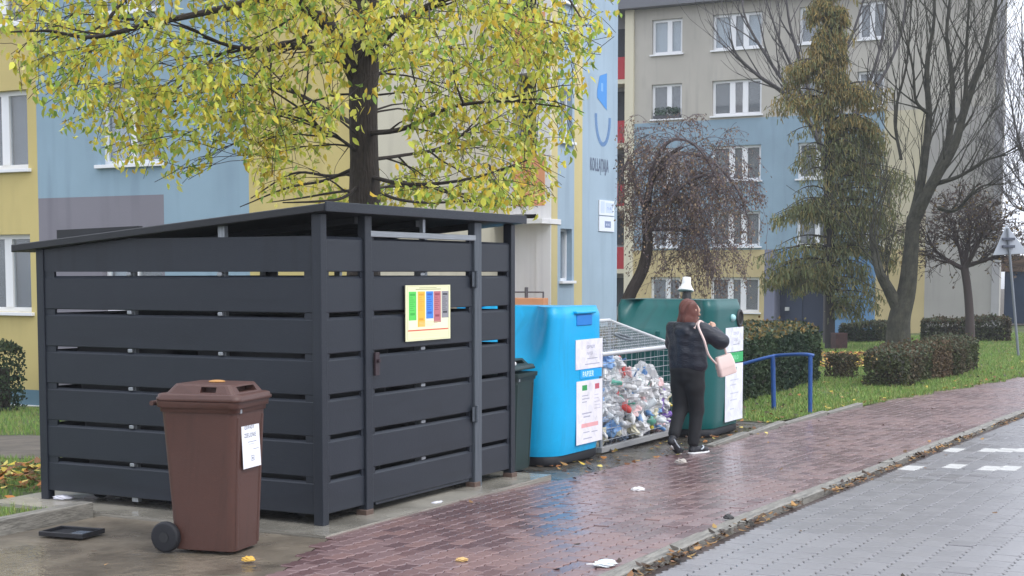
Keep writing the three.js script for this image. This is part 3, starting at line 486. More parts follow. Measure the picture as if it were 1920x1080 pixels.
// ---------------------------------------------------------------- wheeled bins
function wheelieBin(name, label, W, D, H, mat, pos, turn) {   // front faces local +z, wheels behind
  const o = thing(name, label, 'bin', pos, turn), hb = H * 0.93, k = 0.78;
  const r = (f, y, e = 0) => ring(W * f + e, D * f + e, 0.055, y, 4, 0, (1 - f) * D * 0.12);
  mesh('body', loft([r(k, 0.02), r(k + 0.008, 0.03), r(k + 0.06, 0.3 * H), r(0.9, 0.6 * H), r(0.955, hb - 0.07), r(0.955, hb - 0.068, 0.02), r(0.96, hb - 0.04, 0.022), r(0.96, hb - 0.038, 0.045), r(0.96, hb, 0.05)]), mat, o);
  // shallow ribs down the front corners
  for (const sx of [-1, 1]) mesh('rib', loft([ring(0.03, 0.02, 0.008, 0.04, 2, sx * W * 0.3, D * k / 2 + 0.012), ring(0.03, 0.02, 0.008, hb - 0.1, 2, sx * W * 0.35, D * 0.477 - 0.002)]), mat, o);
  const lid = mesh('lid', loft([ring(W * 1.04, D * 1.06, 0.05, hb + 0.002, 4, 0, 0.012), ring(W * 1.06, D * 1.085, 0.05, hb + 0.006, 4, 0, 0.012), ring(W * 1.06, D * 1.085, 0.05, hb + 0.022, 4, 0, 0.012), ring(W * 1.035, D * 1.06, 0.05, hb + 0.026, 4, 0, 0.012), ring(W * 1.03, D * 1.05, 0.05, hb + 0.042, 4, 0, 0.012), ring(W * 0.98, D * 1.0, 0.05, hb + 0.048, 4, 0, 0.012)]), mat, o);
  // raised crown of the lid with two grips hollowed out of its corners
  const y0 = hb + 0.046, y1 = H + 0.035, ev = new Evaluator(); ev.useGroups = false;
  let b = new Brush(plain(loft([ring(W * 0.92, D * 0.9, 0.04, y0 - 0.004, 3, 0, 0.015), ring(W * 0.8, D * 0.74, 0.04, y1 - 0.01, 3, 0, 0.02), ring(W * 0.76, D * 0.7, 0.03, y1, 3, 0, 0.02)]))); b.updateMatrixWorld();
  for (const [cx, cz, w, d] of [[-W * 0.39, D * 0.14, 0.09, 0.11], [W * 0.39, D * 0.14, 0.09, 0.11], [-0.0, D * 0.42, W * 0.5, 0.13]]) { const c = new Brush(plain(box(cx - w / 2, cx + w / 2, y0 + 0.012, y1 - 0.016, cz - d / 2, cz + d / 2))); c.updateMatrixWorld(); b = ev.evaluate(b, c, SUBTRACTION); b.updateMatrixWorld(); }
  const cg = b.geometry.index ? b.geometry.toNonIndexed() : b.geometry; cg.clearGroups(); cg.computeVertexNormals();
  mesh('lid_crown', cg, mat, lid);
  mesh('latch', rbox(-W * 0.34, -W * 0.28, hb - 0.075, hb - 0.045, D * 0.485, D * 0.505, 0.005), M.galv, o);
  mesh('handle', merge([cyl(V(-W * 0.42, hb - 0.02, -D * 0.6), V(W * 0.42, hb - 0.02, -D * 0.6), 0.016), cyl(V(-W * 0.32, hb - 0.03, -D * 0.48), V(-W * 0.32, hb - 0.02, -D * 0.6), 0.016), cyl(V(W * 0.32, hb - 0.03, -D * 0.48), V(W * 0.32, hb - 0.02, -D * 0.6), 0.016)]), mat, o);
  mesh('axle', cyl(V(-W * 0.48, 0.1, -D * 0.42), V(W * 0.48, 0.1, -D * 0.42), 0.012), M.galv, o);
  for (const sx of [-1, 1]) {
    const prof = [[0.03, -0.026], [0.085, -0.028], [0.098, -0.018], [0.1, 0], [0.098, 0.018], [0.085, 0.028], [0.03, 0.026]].map(([x, y]) => new THREE.Vector2(x, y)), g = new THREE.LatheGeometry(prof, 24); g.rotateZ(Math.PI / 2); g.translate(sx * W * 0.46, 0.1, -D * 0.42);
    const wh = mesh('wheel', g, M.rubber, o); const hub = new THREE.CylinderGeometry(0.034, 0.034, 0.06, 14); hub.rotateZ(Math.PI / 2); hub.translate(sx * W * 0.46, 0.1, -D * 0.42); mesh('hub', hub, M.black, wh);
  }
  return o;
}
{
  const turn = 72 * Math.PI / 180, W = 0.46, D = 0.56, H = 1.05, corner = ground(438, 1040);
  const c = V(-W * 0.39, 0, D * 0.39 + D * 0.026).applyAxisAngle(V(0, 1, 0), turn);
  const bin = wheelieBin('brown_bin', 'brown wheeled bin with a white label standing in front of the shed', W, D, H, M.brownBin, corner.sub(c).setY(-0.006), turn);
  const [g, m] = plate(0.235, 0.31, 0.003, print(384, 512, (x, w, h) => {
    x.fillStyle = '#eceef4'; x.fillRect(0, 0, w, h); x.fillStyle = '#5c6374'; x.font = 'bold 54px sans-serif'; x.fillText('ODPADY', 60, 104); x.font = 'bold 62px sans-serif'; x.fillText('ZIELONE', 52, 190);
    x.fillStyle = '#8b90a0'; x.fillRect(120, 236, 190, 8); x.fillRect(140, 262, 130, 4); x.fillRect(230, 318, 120, 7); x.strokeStyle = '#777d8e'; x.lineWidth = 7; x.strokeRect(180, 390, 62, 50); x.fillStyle = '#777d8e'; x.fillRect(196, 404, 30, 24);
  }));
  const lb = new THREE.Mesh(g, m); lb.name = 'label'; lb.rotation.x = -Math.asin(D * 0.06 / H) - 0.015; lb.position.set(0.0, 0.7, D * 0.468 + 0.007); lb.castShadow = lb.receiveShadow = true; bin.add(lb);
  // rotting yellow leaf on the lid
  const lp = bin.localToWorld(V(0.02, H + 0.04, 0.02)), lf = new THREE.IcosahedronGeometry(0.05, 2); lf.scale(1.1, 0.22, 0.8);
  solo('fallen_leaf', lf, std(0.4, 0.2, 0.06, 0.7), 'curled orange leaf lying on the lid of the brown bin', 'leaf', lp);
}
{
  const W = 0.52, D = 0.56, H = 0.98, p = S(3.5, -0.5);
  const bin = wheelieBin('green_bin', 'dark green wheeled bin squeezed between the shed and the blue container', W, D, H, M.greenBin, p, TH + 0.08);
  const lid = bin.children.find((c) => c.name === 'lid'); lid.rotation.x = -0.05; lid.position.y = 0.01;
  mesh('lid_tip', rbox(-W * 0.5, -W * 0.3, H * 0.93 + 0.05, H * 0.93 + 0.085, D * 0.44, D * 0.54, 0.012), M.white, lid).userData.label = 'white tip at the front corner of the lid';
}

// ---------------------------------------------------------------- recycling containers
function tub(name, label, W, D, H, mat, pos, turn, detail) {   // front (road side) faces +z
  const o = thing(name, label, 'container', pos, turn), hs = [0.1, 0.12, 0.2, 0.5, 0.8, 0.92, 1.0, 1.06, 1.12, 1.17, 1.21, 1.25, 1.29, 1.33, 1.37, 1.41, 1.45, 1.49, 1.52, 1.545, 1.565, 1.575].map((h) => h * H / 1.575), y0f = 1.22 * H / 1.575;
  const dense = (r) => r.flatMap((p, i) => { const q = r[(i + 1) % r.length], n = Math.max(1, Math.round(p.distanceTo(q) / 0.06)); return Array.from({ length: n }, (_, k) => p.clone().lerp(q, k / n)); });
  const rings = hs.map((y) => dense(ring(W, D, 0.27, y, 8)).map((p) => {
    let inset = 0, x = p.x, z = p.z, bot = 1 - 0.05 * sstep(0.3, 0.05, y);
    const front = Math.max(sstep(D * 0.2, D * 0.47, z), 1 - sstep(-D * 0.49, -D * 0.36, z)), y0 = y0f - 0.18 * H * sstep(-D * 0.2, D * 0.35, z), k = clamp((y - y0) / (H - y0), 0, 1);
    inset = (1 - front) * 0.34 * Math.pow(k, 0.8);            // the sides lean in towards a ridge, all but the upright front
    x = Math.sign(x) * Math.max(0, Math.abs(x) - inset * clamp(Math.abs(x) / (W / 2) * 1.4, 0, 1)); 
    const edge = 1 - 0.045 * sstep(0.94, 1, y / H);
    return V(x * bot * edge, y, z * bot * edge);
  }));
  mesh('body', loft(rings), mat, o);
  mesh('base', loft([ring(W * 0.9, D * 0.9, 0.18, 0.0, 6), ring(W * 0.93, D * 0.93, 0.18, 0.02, 6), ring(W * 0.93, D * 0.93, 0.18, 0.09, 6), ring(W * 0.86, D * 0.86, 0.16, 0.105, 6)]), M.rubber, o);
  mesh('rib', rbox(-W / 2 - 0.015, -W / 2 + 0.03, 0.14, 1.22 * H / 1.575, -0.05, 0.0, 0.012), mat, o);
  detail(o); return o;
}
const grime = (x, w, h, n = 60) => { const g = mulberry(w * 7 + h); for (let i = 0; i < n; i++) { x.fillStyle = `rgba(90,88,84,${0.02 + 0.05 * g()})`; x.beginPath(); x.ellipse(g() * w, g() * h, 4 + g() * w * 0.1, 3 + g() * h * 0.12, g() * 3, 0, 6.3); x.fill(); } };
function sticker(parent, w, h, x, y, z, turn, map, edge) { const [g, m] = plate(w, h, 0.004, map, edge); const k = new THREE.Mesh(g, m); k.name = 'label'; k.position.set(x, y, z); k.rotation.y = turn; k.castShadow = k.receiveShadow = true; parent.add(k); return k; }
const lines = (x, c, list) => { x.fillStyle = c; for (const [a, b, w, h] of list) x.fillRect(a, b, w, h); };
tub('paper_container', 'bright blue paper container with white labels beside the green bin', 1.24, 1.2, 1.52, M.blueTub, S(4.58, -0.76), TH, (o) => {
  const z = 0.602;
  mesh('inlet', rbox(-0.13, 0.22, 1.33, 1.44, z - 0.03, z + 0.008, 0.01), M.blueFlap, o);
  mesh('inlet_hood', rbox(-0.18, 0.27, 1.446, 1.475, z - 0.06, z + 0.03, 0.012), M.blueTub, o);
  sticker(o, 0.62, 0.29, 0.16, 1.05, z, 0, print(384, 192, (x, w, h) => { x.fillStyle = '#e6e4ee'; x.fillRect(0, 0, w, h); x.fillStyle = '#8d8fa5'; x.font = 'bold 30px sans-serif'; x.fillText('ODPADY', 150, 62); x.font = '28px sans-serif'; x.fillText('PAPIER', 152, 104); lines(x, '#a7a8bb', [[160, 124, 150, 6], [130, 160, 210, 6]]); grime(x, w, h); }));
  sticker(o, 0.5, 0.085, 0.2, 0.855, z, 0, print(384, 64, (x, w, h) => { x.fillStyle = '#1ea6ee'; x.fillRect(0, 0, w, h); x.fillStyle = '#d4ecff'; x.font = 'bold 58px sans-serif'; x.fillText('PAPIER', 40, 53); }), M.blueTub);
  sticker(o, 0.6, 0.62, 0.17, 0.48, z, 0, print(384, 400, (x, w, h) => { x.fillStyle = '#e7e4ec'; x.fillRect(0, 0, w, h); lines(x, '#2f9a54', [[80, 28, 74, 34]]); lines(x, '#c35a6c', [[270, 28, 66, 34]]); lines(x, '#a9a8bb', [[80, 92, 90, 6], [80, 112, 110, 6], [80, 132, 70, 6], [80, 204, 140, 8], [100, 226, 100, 8], [100, 326, 90, 6], [220, 330, 90, 6], [100, 366, 130, 6]]); lines(x, '#e7a7ab', [[70, 272, 250, 26]]); x.fillStyle = '#c9c6d4'; for (let i = 0; i < 5; i++) x.fillRect(262, 96 + i * 22, 60 + i * 7 % 30, 6); grime(x, w, h); }));
});
tub('glass_container', 'dark green glass container with a tall white label behind the person', 1.25, 1.25, 1.6, M.greenTub, S(8.2, -0.58), TH, (o) => {
  const z = 0.627;
  mesh('knob', new THREE.SphereGeometry(0.045, 14, 10).translate(0.12, 1.38, z), std(0.35, 0.6, 0.62, 0.4), o);
  mesh('inlet', new THREE.TorusGeometry(0.09, 0.02, 8, 24).translate(0.38, 1.37, z), M.black, o);
  mesh('inlet_hole', new THREE.CircleGeometry(0.085, 20).translate(0.38, 1.37, z + 0.004), M.darkHole, o);
  sticker(o, 0.62, 0.29, 0.2, 1.12, z, 0, print(256, 128, (x, w, h) => { x.fillStyle = '#e2e4ee'; x.fillRect(0, 0, w, h); x.fillStyle = '#8f93a8'; x.font = '22px sans-serif'; x.fillText('ODPADY', 110, 40); x.fillText('SZKŁO', 116, 72); x.fillRect(110, 88, 90, 4); grime(x, w, h); }));
  sticker(o, 0.62, 0.12, 0.2, 0.905, z, 0, print(256, 64, (x, w, h) => { x.fillStyle = '#22a85e'; x.fillRect(0, 0, w, h); x.fillStyle = '#7fd6a0'; x.font = 'bold 40px sans-serif'; x.fillText('SZKŁO', 70, 46); }));
  sticker(o, 0.62, 0.68, 0.2, 0.49, z, 0, print(256, 256, (x, w, h) => { x.fillStyle = '#e3e5ef'; x.fillRect(0, 0, w, h); lines(x, '#5f9a83', [[120, 16, 44, 20]]); lines(x, '#c2c5d3', [[70, 70, 120, 5], [70, 92, 90, 5], [70, 130, 120, 5], [70, 160, 100, 5], [70, 200, 60, 5]]); grime(x, w, h); }));
  // lifting head for the crane: stem, dark collar, pale mushroom
  const a = (y) => V(0, y, 0.02), hd = mesh('lifting_head', new THREE.LatheGeometry([[0.0, 1.86], [0.05, 1.855], [0.056, 1.78], [0.065, 1.75], [0.1, 1.7], [0.092, 1.685], [0.04, 1.68]].map(([x, y]) => new THREE.Vector2(x, y)), 20), M.white, o);
  mesh('stem', cyl(a(1.58), a(1.69), 0.06, 0.05, 14), M.black, hd); hd.rotation.z = -0.2; hd.position.x = -0.13; hd.position.y = 0.04;
});

// ---------------------------------------------------------------- wire cage full of plastic
const CAGE = { L: 2.1, D: 0.85, hF: 1.02, hB: 1.3 };
{
  const { L, D, hF, hB } = CAGE, o = thing('wire_cage', 'white wire mesh cage full of plastic bottles between the blue and green containers', 'container', S(5.42, -0.34), TH), r = 0.022;
  const wire = std(0.4, 0.42, 0.45, 0.4, { metalness: 0.3 }), bar = (a, b, rad = r) => cyl(a, b, rad, rad, 8);
  const railM = std(0.55, 0.56, 0.58, 0.45); mesh('front_rail', bar(V(0, hF, 0), V(L, hF, 0), 0.024), railM, o); mesh('back_rail', bar(V(0, hB, -D), V(L, hB, -D)), railM, o);
  for (const x of [0, L]) { mesh('corner_post', bar(V(x, 0.03, 0), V(x, hF, 0)), M.galv, o); mesh('corner_post', bar(V(x, 0.03, -D), V(x, hB, -D)), M.galv, o); mesh('end_rail', bar(V(x, hF, 0), V(x, hB, -D), x ? 0.016 : 0.028), railM, o); }
  mesh('floor_frame', merge([rbox(-0.03, L + 0.03, 0.0, 0.06, -0.03, 0.03), rbox(-0.03, L + 0.03, 0.0, 0.06, -D - 0.03, -D + 0.03), rbox(-0.03, 0.03, 0, 0.06, -D + 0.031, -0.031), rbox(L - 0.03, L + 0.03, 0, 0.06, -D + 0.031, -0.031)]), std(0.3, 0.3, 0.3, 0.5, { metalness: 0.3 }), o);
  const w = 0.0026, sq = (a, b, rad = w) => cyl(a, b, rad, rad, 4);
  const front = []; for (let x = 0.13; x < L; x += 0.13) front.push(sq(V(x, 0.06, 0.004), V(x, hF - 0.03, 0.004), 0.0013)); for (let y = 0.12; y < hF - 0.04; y += 0.115) front.push(sq(V(0, y, 0.008), V(L, y, 0.008), 0.0036));
  stuffy(mesh('front_mesh', merge(front), wire, o));
  const back = []; for (let x = 0.1; x < L; x += 0.1) back.push(sq(V(x, 0.06, -D), V(x, hB, -D))); for (let y = 0.12; y < hB; y += 0.12) back.push(sq(V(0, y, -D), V(L, y, -D))); stuffy(mesh('back_mesh', merge(back), wire, o));
  const ends = []; for (const x of [0, L]) { for (let z = -0.08; z > -D; z -= 0.08) ends.push(sq(V(x, 0.06, z), V(x, lerp(hF, hB, -z / D), z))); for (let y = 0.12; y < hF; y += 0.12) ends.push(sq(V(x, y, 0), V(x, y, -D))); } stuffy(mesh('end_mesh', merge(ends), wire, o));
  const lid = []; for (let x = 0.06; x < L; x += 0.06) lid.push(sq(V(x, hF, 0), V(x, hB, -D), 0.0022)); for (let k = 1; k < 12; k++) lid.push(sq(V(0, lerp(hF, hB, k / 12), -D * k / 12), V(L, lerp(hF, hB, k / 12), -D * k / 12), 0.003)); stuffy(mesh('lid_mesh', merge(lid), wire, o));
  const tilt = Math.atan2(hB - hF, D);
  for (const x of [0.62, 1.34]) { const g = new THREE.TorusGeometry(0.1, 0.016, 8, 28); g.rotateX(-Math.PI / 2 + tilt); g.translate(x, lerp(hF, hB, 0.4) + 0.012, -D * 0.4); mesh('inlet_ring', g, std(0.12, 0.14, 0.16, 0.5), o); }
  const lp = [V(L * 0.48 - 0.05, hB, -D * 0.7), V(L * 0.48 - 0.05, hB + 0.16, -D * 0.7), V(L * 0.48, hB + 0.19, -D * 0.7), V(L * 0.48 + 0.05, hB + 0.16, -D * 0.7), V(L * 0.48 + 0.05, hB - 0.05, -D * 0.7)]; mesh('lifting_loop', tube(lp, 0.013), M.galv, o);
  mesh('end_plate', (() => { const g = rbox(-0.018, 0.018, -0.09, 0.0, -Math.hypot(D, hB - hF), 0, 0.01); g.rotateX(Math.atan2(hB - hF, D)); g.translate(-0.005, hF, 0); return g; })(), M.white, o);
  o.updateMatrixWorld();
  // the heap: high at the left, sinking to the right
  rnd = mulberry(77);
  const prof = (h, R, nk) => new THREE.LatheGeometry([[0.002, 0], [R * 0.85, 0.004], [R, 0.02], [R * 0.96, h * 0.3], [R, h * 0.36], [R * 0.93, h * 0.5], [R, h * 0.6], [R * 0.8, h * 0.74], [nk, h * 0.86], [nk, h * 0.94], [nk * 1.2, h * 0.945], [nk * 1.2, h], [0.001, h]].map(([x, y]) => new THREE.Vector2(x, y)), 12);
  const crush = (g, a, seed) => { const p = g.attributes.position; for (let i = 0; i < p.count; i++) { const y = p.getY(i), k = 1 - a * Math.abs(Math.sin(y * 21 + seed)); p.setX(i, p.getX(i) * (0.6 + 0.4 * k) + a * 0.03 * Math.sin(y * 17 + seed)); p.setZ(i, p.getZ(i) * k); } g.translate(0, -0.13, 0); g.computeVertexNormals(); return g; };
  const bot = [crush(prof(0.3, 0.045, 0.013), 0.15, 1), crush(prof(0.26, 0.036, 0.012), 0.45, 2), crush(prof(0.22, 0.034, 0.014), 0.5, 4), crush(prof(0.27, 0.05, 0.02), 0.6, 5)];
  const lump = (seed) => { const g = new THREE.IcosahedronGeometry(0.1, 3), p = g.attributes.position; for (let i = 0; i < p.count; i++) { const x = p.getX(i) * 10, y = p.getY(i) * 10, z = p.getZ(i) * 10, k = 0.7 + 0.35 * Math.sin(x * 3 + seed) * Math.cos(y * 2.6 + seed * 2) + 0.22 * Math.sin(z * 6 + x * 4 + seed) + 0.12 * Math.sin(x * 11 + y * 9); p.setXYZ(i, p.getX(i) * k * 1.2, p.getY(i) * k * 0.8, p.getZ(i) * k); } g.computeVertexNormals(); return g; };
  const lumps = [lump(1), lump(2.3), lump(4.1)];
  const film = (r, g, b) => phy(r, g, b, 0.3, { transmission: 0.35, thickness: 0 });
  const kinds = [
    ['clear', film(0.8, 0.85, 0.88), 40, 'crushed clear plastic bottle among the waste in the wire cage'], ['milky white', std(0.74, 0.74, 0.73, 0.4), 34, 'white plastic bottle among the waste in the wire cage'], ['blue', film(0.16, 0.36, 0.68), 18, 'blue plastic bottle among the waste in the wire cage'],
    ['green', film(0.2, 0.6, 0.46), 9, 'green plastic bottle among the waste in the wire cage'], ['yellow', std(0.75, 0.6, 0.06, 0.4), 3, 'yellow plastic bottle among the waste in the wire cage'], ['red', std(0.62, 0.07, 0.06, 0.4), 3, 'red plastic bottle among the waste in the wire cage'], ['violet', std(0.2, 0.11, 0.42, 0.4), 5, 'violet plastic bottle among the waste in the wire cage'], ['dark', std(0.04, 0.05, 0.08, 0.4), 8, 'dark plastic bottle among the waste in the wire cage']];
  const heap = (x) => 1.1 - 0.55 * Math.pow(clamp(x / L, 0, 1), 0.75) - 0.03 * Math.sin(x * 7);
  const put = (z0, z1) => { const x = rr(0.08, L - 0.1), y = 0.1 + Math.pow(rnd(), 0.8) * (heap(x) - 0.1); return o.localToWorld(V(x, y, -rr(z0, z1))); };
  const where = (m) => { const l = o.worldToLocal(m.position.clone()), k = l.y / heap(l.x); return `${k > 0.72 ? 'top' : k > 0.4 ? 'middle' : 'bottom'} ${l.x < L / 3 ? 'left' : l.x < L * 2 / 3 ? 'centre' : 'right'}`; };
  const place = (m, what, kind) => { const w = where(m); m.userData.label = `${what} at the ${w} of the heap in the wire cage`; m.userData.group = `${kind} in the wire cage, ${w}`; };
  for (const [kind, mat, n, label] of kinds) for (let i = 0; i < n; i++) {
    const m = solo('plastic_bottle', bot[Math.floor(rnd() * 4)], mat, label, 'bottle', put(0.055, 0.17), 0, `${kind} bottles in the wire cage`); m.rotation.set(rr(0, 6.3), rr(0, 6.3), rr(0, 6.3)); const k = rr(0.8, 1.15); m.scale.set(k, k, k); place(m, label.split(' among')[0], `${kind} bottles`);
  }
  for (const [kind, mat, n] of [['white', phy(0.74, 0.74, 0.75, 0.35, { transmission: 0.2, thickness: 0 }), 84], ['pink', std(0.74, 0.5, 0.5, 0.45), 14], ['blue', std(0.24, 0.42, 0.72, 0.4), 12], ['pale yellow', std(0.7, 0.66, 0.5, 0.5), 9]]) for (let i = 0; i < n; i++) {
    const m = solo('plastic_bag', lumps[Math.floor(rnd() * 3)], mat, `crumpled ${kind} plastic bag among the bottles in the wire cage`, 'bag', put(0.09, 0.2), 0, `${kind} bags in the wire cage`); m.rotation.set(rr(0, 6.3), rr(0, 6.3), rr(0, 6.3)); const k = rr(0.7, 1.45); m.scale.set(k, k, k); place(m, `crumpled ${kind} plastic bag`, `${kind} bags`);
  }
  const fill = []; for (let i = 0; i < 900; i++) { const p = put(0.16, 0.8); p.y -= 0.06; fill.push([p, new THREE.Euler(rr(0, 6.3), rr(0, 6.3), rr(0, 6.3)), rr(0.5, 1.1), [col(0.7, 0.71, 0.73), col(0.66, 0.67, 0.72), col(0.4, 0.5, 0.68), col(0.7, 0.62, 0.6), col(0.16, 0.17, 0.22), col(0.72, 0.72, 0.7)][Math.floor(rnd() * 6)]]); }
  tag(scatter('plastic_waste', lumps[1], std(1, 1, 1, 0.45), fill), 'packed mass of pale plastic waste filling the inside of the cage', 'waste');
}

// ---------------------------------------------------------------- railing, sign, small things
{
  const a = ground(1451, 768), b = ground(1519, 776), o = thing('handrail', 'blue tubular handrail on two posts in front of the big hedge', 'railing', a, 0), L = (u, v, d) => at(u, v, d).sub(a);
  mesh('rail', tube([L(1340, 698, -a.z + 0.15), L(1398, 681, -a.z + 0.06), L(1446, 668.5, -a.z), L(1455, 667, -a.z), L(1515, 665, -b.z), L(1526, 667, -b.z)], 0.026, 10, 60), M.railBlue, o);
  mesh('post', cyl(V(0, -0.05, 0), L(1449, 668, -a.z), 0.034), M.railBlue, o); mesh('post', cyl(b.clone().sub(a).setY(b.y - a.y - 0.05), L(1519.5, 667, -b.z), 0.03), M.railBlue, o);
}
{
  const p = ground(1910, 668), d = -p.z, o = thing('road_sign', 'grey back of a triangular road sign on a leaning pole at the right edge', 'sign', p, 0), L = (u, v, dd = 0) => at(u, v, d + dd).sub(p), top = L(1889, 428);
  mesh('pole', cyl(V(0, -0.05, 0), top, 0.035), std(0.2, 0.22, 0.25, 0.5, { metalness: 0.4 }), o);
  const sh = new THREE.Shape(), pts = [[1889, 424], [1927, 474], [1866, 477]].map(([u, v]) => L(u, v)); sh.moveTo(pts[0].x, pts[0].y); sh.lineTo(pts[1].x, pts[1].y); sh.lineTo(pts[2].x, pts[2].y);
  const g = new THREE.ExtrudeGeometry(sh, { depth: 0.02, bevelEnabled: true, bevelSize: 0.03, bevelThickness: 0.006, bevelSegments: 2 }); g.translate(0, 0, -0.09); mesh('plate', g, std(0.44, 0.47, 0.52, 0.4, { metalness: 0.3 }), o);
  for (const v of [448, 462]) { const c = L(1891, v); mesh('bracket', rbox(c.x - 0.16, c.x + 0.16, c.y - 0.035, c.y + 0.035, -0.06, 0.06, 0.008), std(0.07, 0.08, 0.11, 0.5), o); }
}
{ const p = ground(1573, 655); solo('rusty_box', rbox(-0.2, 0.2, 0, 0.52, -0.18, 0.18, 0.015, 2), std(0.09, 0.035, 0.035, 0.7, { map: rep(nDirt, 1) }), 'dark red brown utility box standing beyond the big hedge', 'box', p, 0.3); }
{
  // black plastic crate lid lying on the yard
  const p = ground(135, 1003), o = thing('plastic_tray', 'flat black plastic tray lying on the yard near the left kerb', 'tray', p.setY(0.0), -0.35), m = std(0.013, 0.014, 0.018, 0.4); o.scale.set(0.85, 0.8, 0.85);
  mesh('floor', rbox(-0.19, 0.19, 0.004, 0.02, -0.13, 0.13, 0.006), m, o); for (const [a, b, c, d] of [[-0.2, 0.2, 0.131, 0.15], [-0.2, 0.2, -0.15, -0.131], [-0.21, -0.191, -0.15, 0.15], [0.191, 0.21, -0.15, 0.15]]) mesh('rim', rbox(a, b, 0.004, 0.045, c, d, 0.006), m, o); mesh('strip', rbox(0.03, 0.15, 0.021, 0.03, -0.06, 0.06, 0.004), std(0.1, 0.12, 0.15, 0.25), o);
}
function crumple(r, seed, sx, sy, sz) { const g = new THREE.IcosahedronGeometry(r, 3), p = g.attributes.position; for (let i = 0; i < p.count; i++) { const x = p.getX(i) / r, y = p.getY(i) / r, z = p.getZ(i) / r, k = 1 + 0.16 * Math.sin(x * 5 + seed) * Math.cos(z * 6 + seed) + 0.1 * Math.sin(y * 9 + x * 7 + seed); p.setXYZ(i, x * r * k * sx, Math.max(-0.2 * r, y * r * k * sy), z * r * k * sz); } g.computeVertexNormals(); return g; }
const lie = (u, v) => ground(u, v);
{ const p = lie(1135, 1063); p.y += 0.02; const m = solo('face_mask', crumple(0.075, 2, 1, 0.3, 0.75), std(0.72, 0.78, 0.8, 0.6), 'pale blue disposable face mask lying in the gutter by the kerb', 'mask', p, 0.4); const g = new THREE.TorusGeometry(0.04, 0.0025, 5, 20); g.rotateX(Math.PI / 2 - 0.15); g.translate(-0.085, 0.005, 0); mesh('ear_loop', g, M.white, m); mesh('fold', crumple(0.045, 5, 1.05, 0.2, 0.6).translate(0, 0.018, 0), std(0.55, 0.72, 0.78, 0.6), m); }
{ const p = lie(1196, 920); p.y += 0.012; solo('paper_scrap', crumple(0.055, 4, 1, 0.35, 0.8), std(0.75, 0.74, 0.74, 0.7), 'crumpled white paper scrap on the red paving in front of the wire cage', 'paper', p); }
{ const p = lie(120, 940); p.y += 0.03; solo('paper_scrap', crumple(0.055, 6, 1.4, 0.4, 0.8), std(0.62, 0.62, 0.68, 0.7), 'flat white scrap caught under the left end of the shed', 'paper', p); }
{ const p = lie(1277, 872); p.y += 0.03; solo('stone', crumple(0.05, 3, 1.1, 0.6, 0.8), std(0.42, 0.38, 0.34, 0.8), 'pale loose stone on the paving near the standing person', 'stone', p); }
{ const p = lie(820, 945); p.y += 0.014; solo('paper_scrap', crumple(0.04, 8, 1.6, 0.2, 0.7), std(0.7, 0.7, 0.76, 0.7), 'thin white scrap on the concrete edge below the shed door', 'paper', p, 1); }
{ const p = lie(466, 1053); p.y += 0.012; solo('fallen_leaf', crumple(0.036, 9, 1.1, 0.6, 0.8), std(0.6, 0.36, 0.06, 0.6), 'curled orange yellow leaf on the yard below the brown bin', 'leaf', p); }
{ const p = lie(866, 1053); p.y += 0.012; solo('fallen_leaf', crumple(0.036, 11, 1.1, 0.4, 0.8), std(0.55, 0.36, 0.14, 0.6), 'curled tan leaf on the red paving at the bottom of the view', 'leaf', p); }
{ const p = lie(1288, 983); p.y += 0.02; p.copy(lie(1366, 976)); p.y += 0.02; solo('stone', crumple(0.035, 13, 1, 0.8, 1), std(0.05, 0.05, 0.05, 0.8), 'small dark stone lying on the kerb', 'stone', p); }
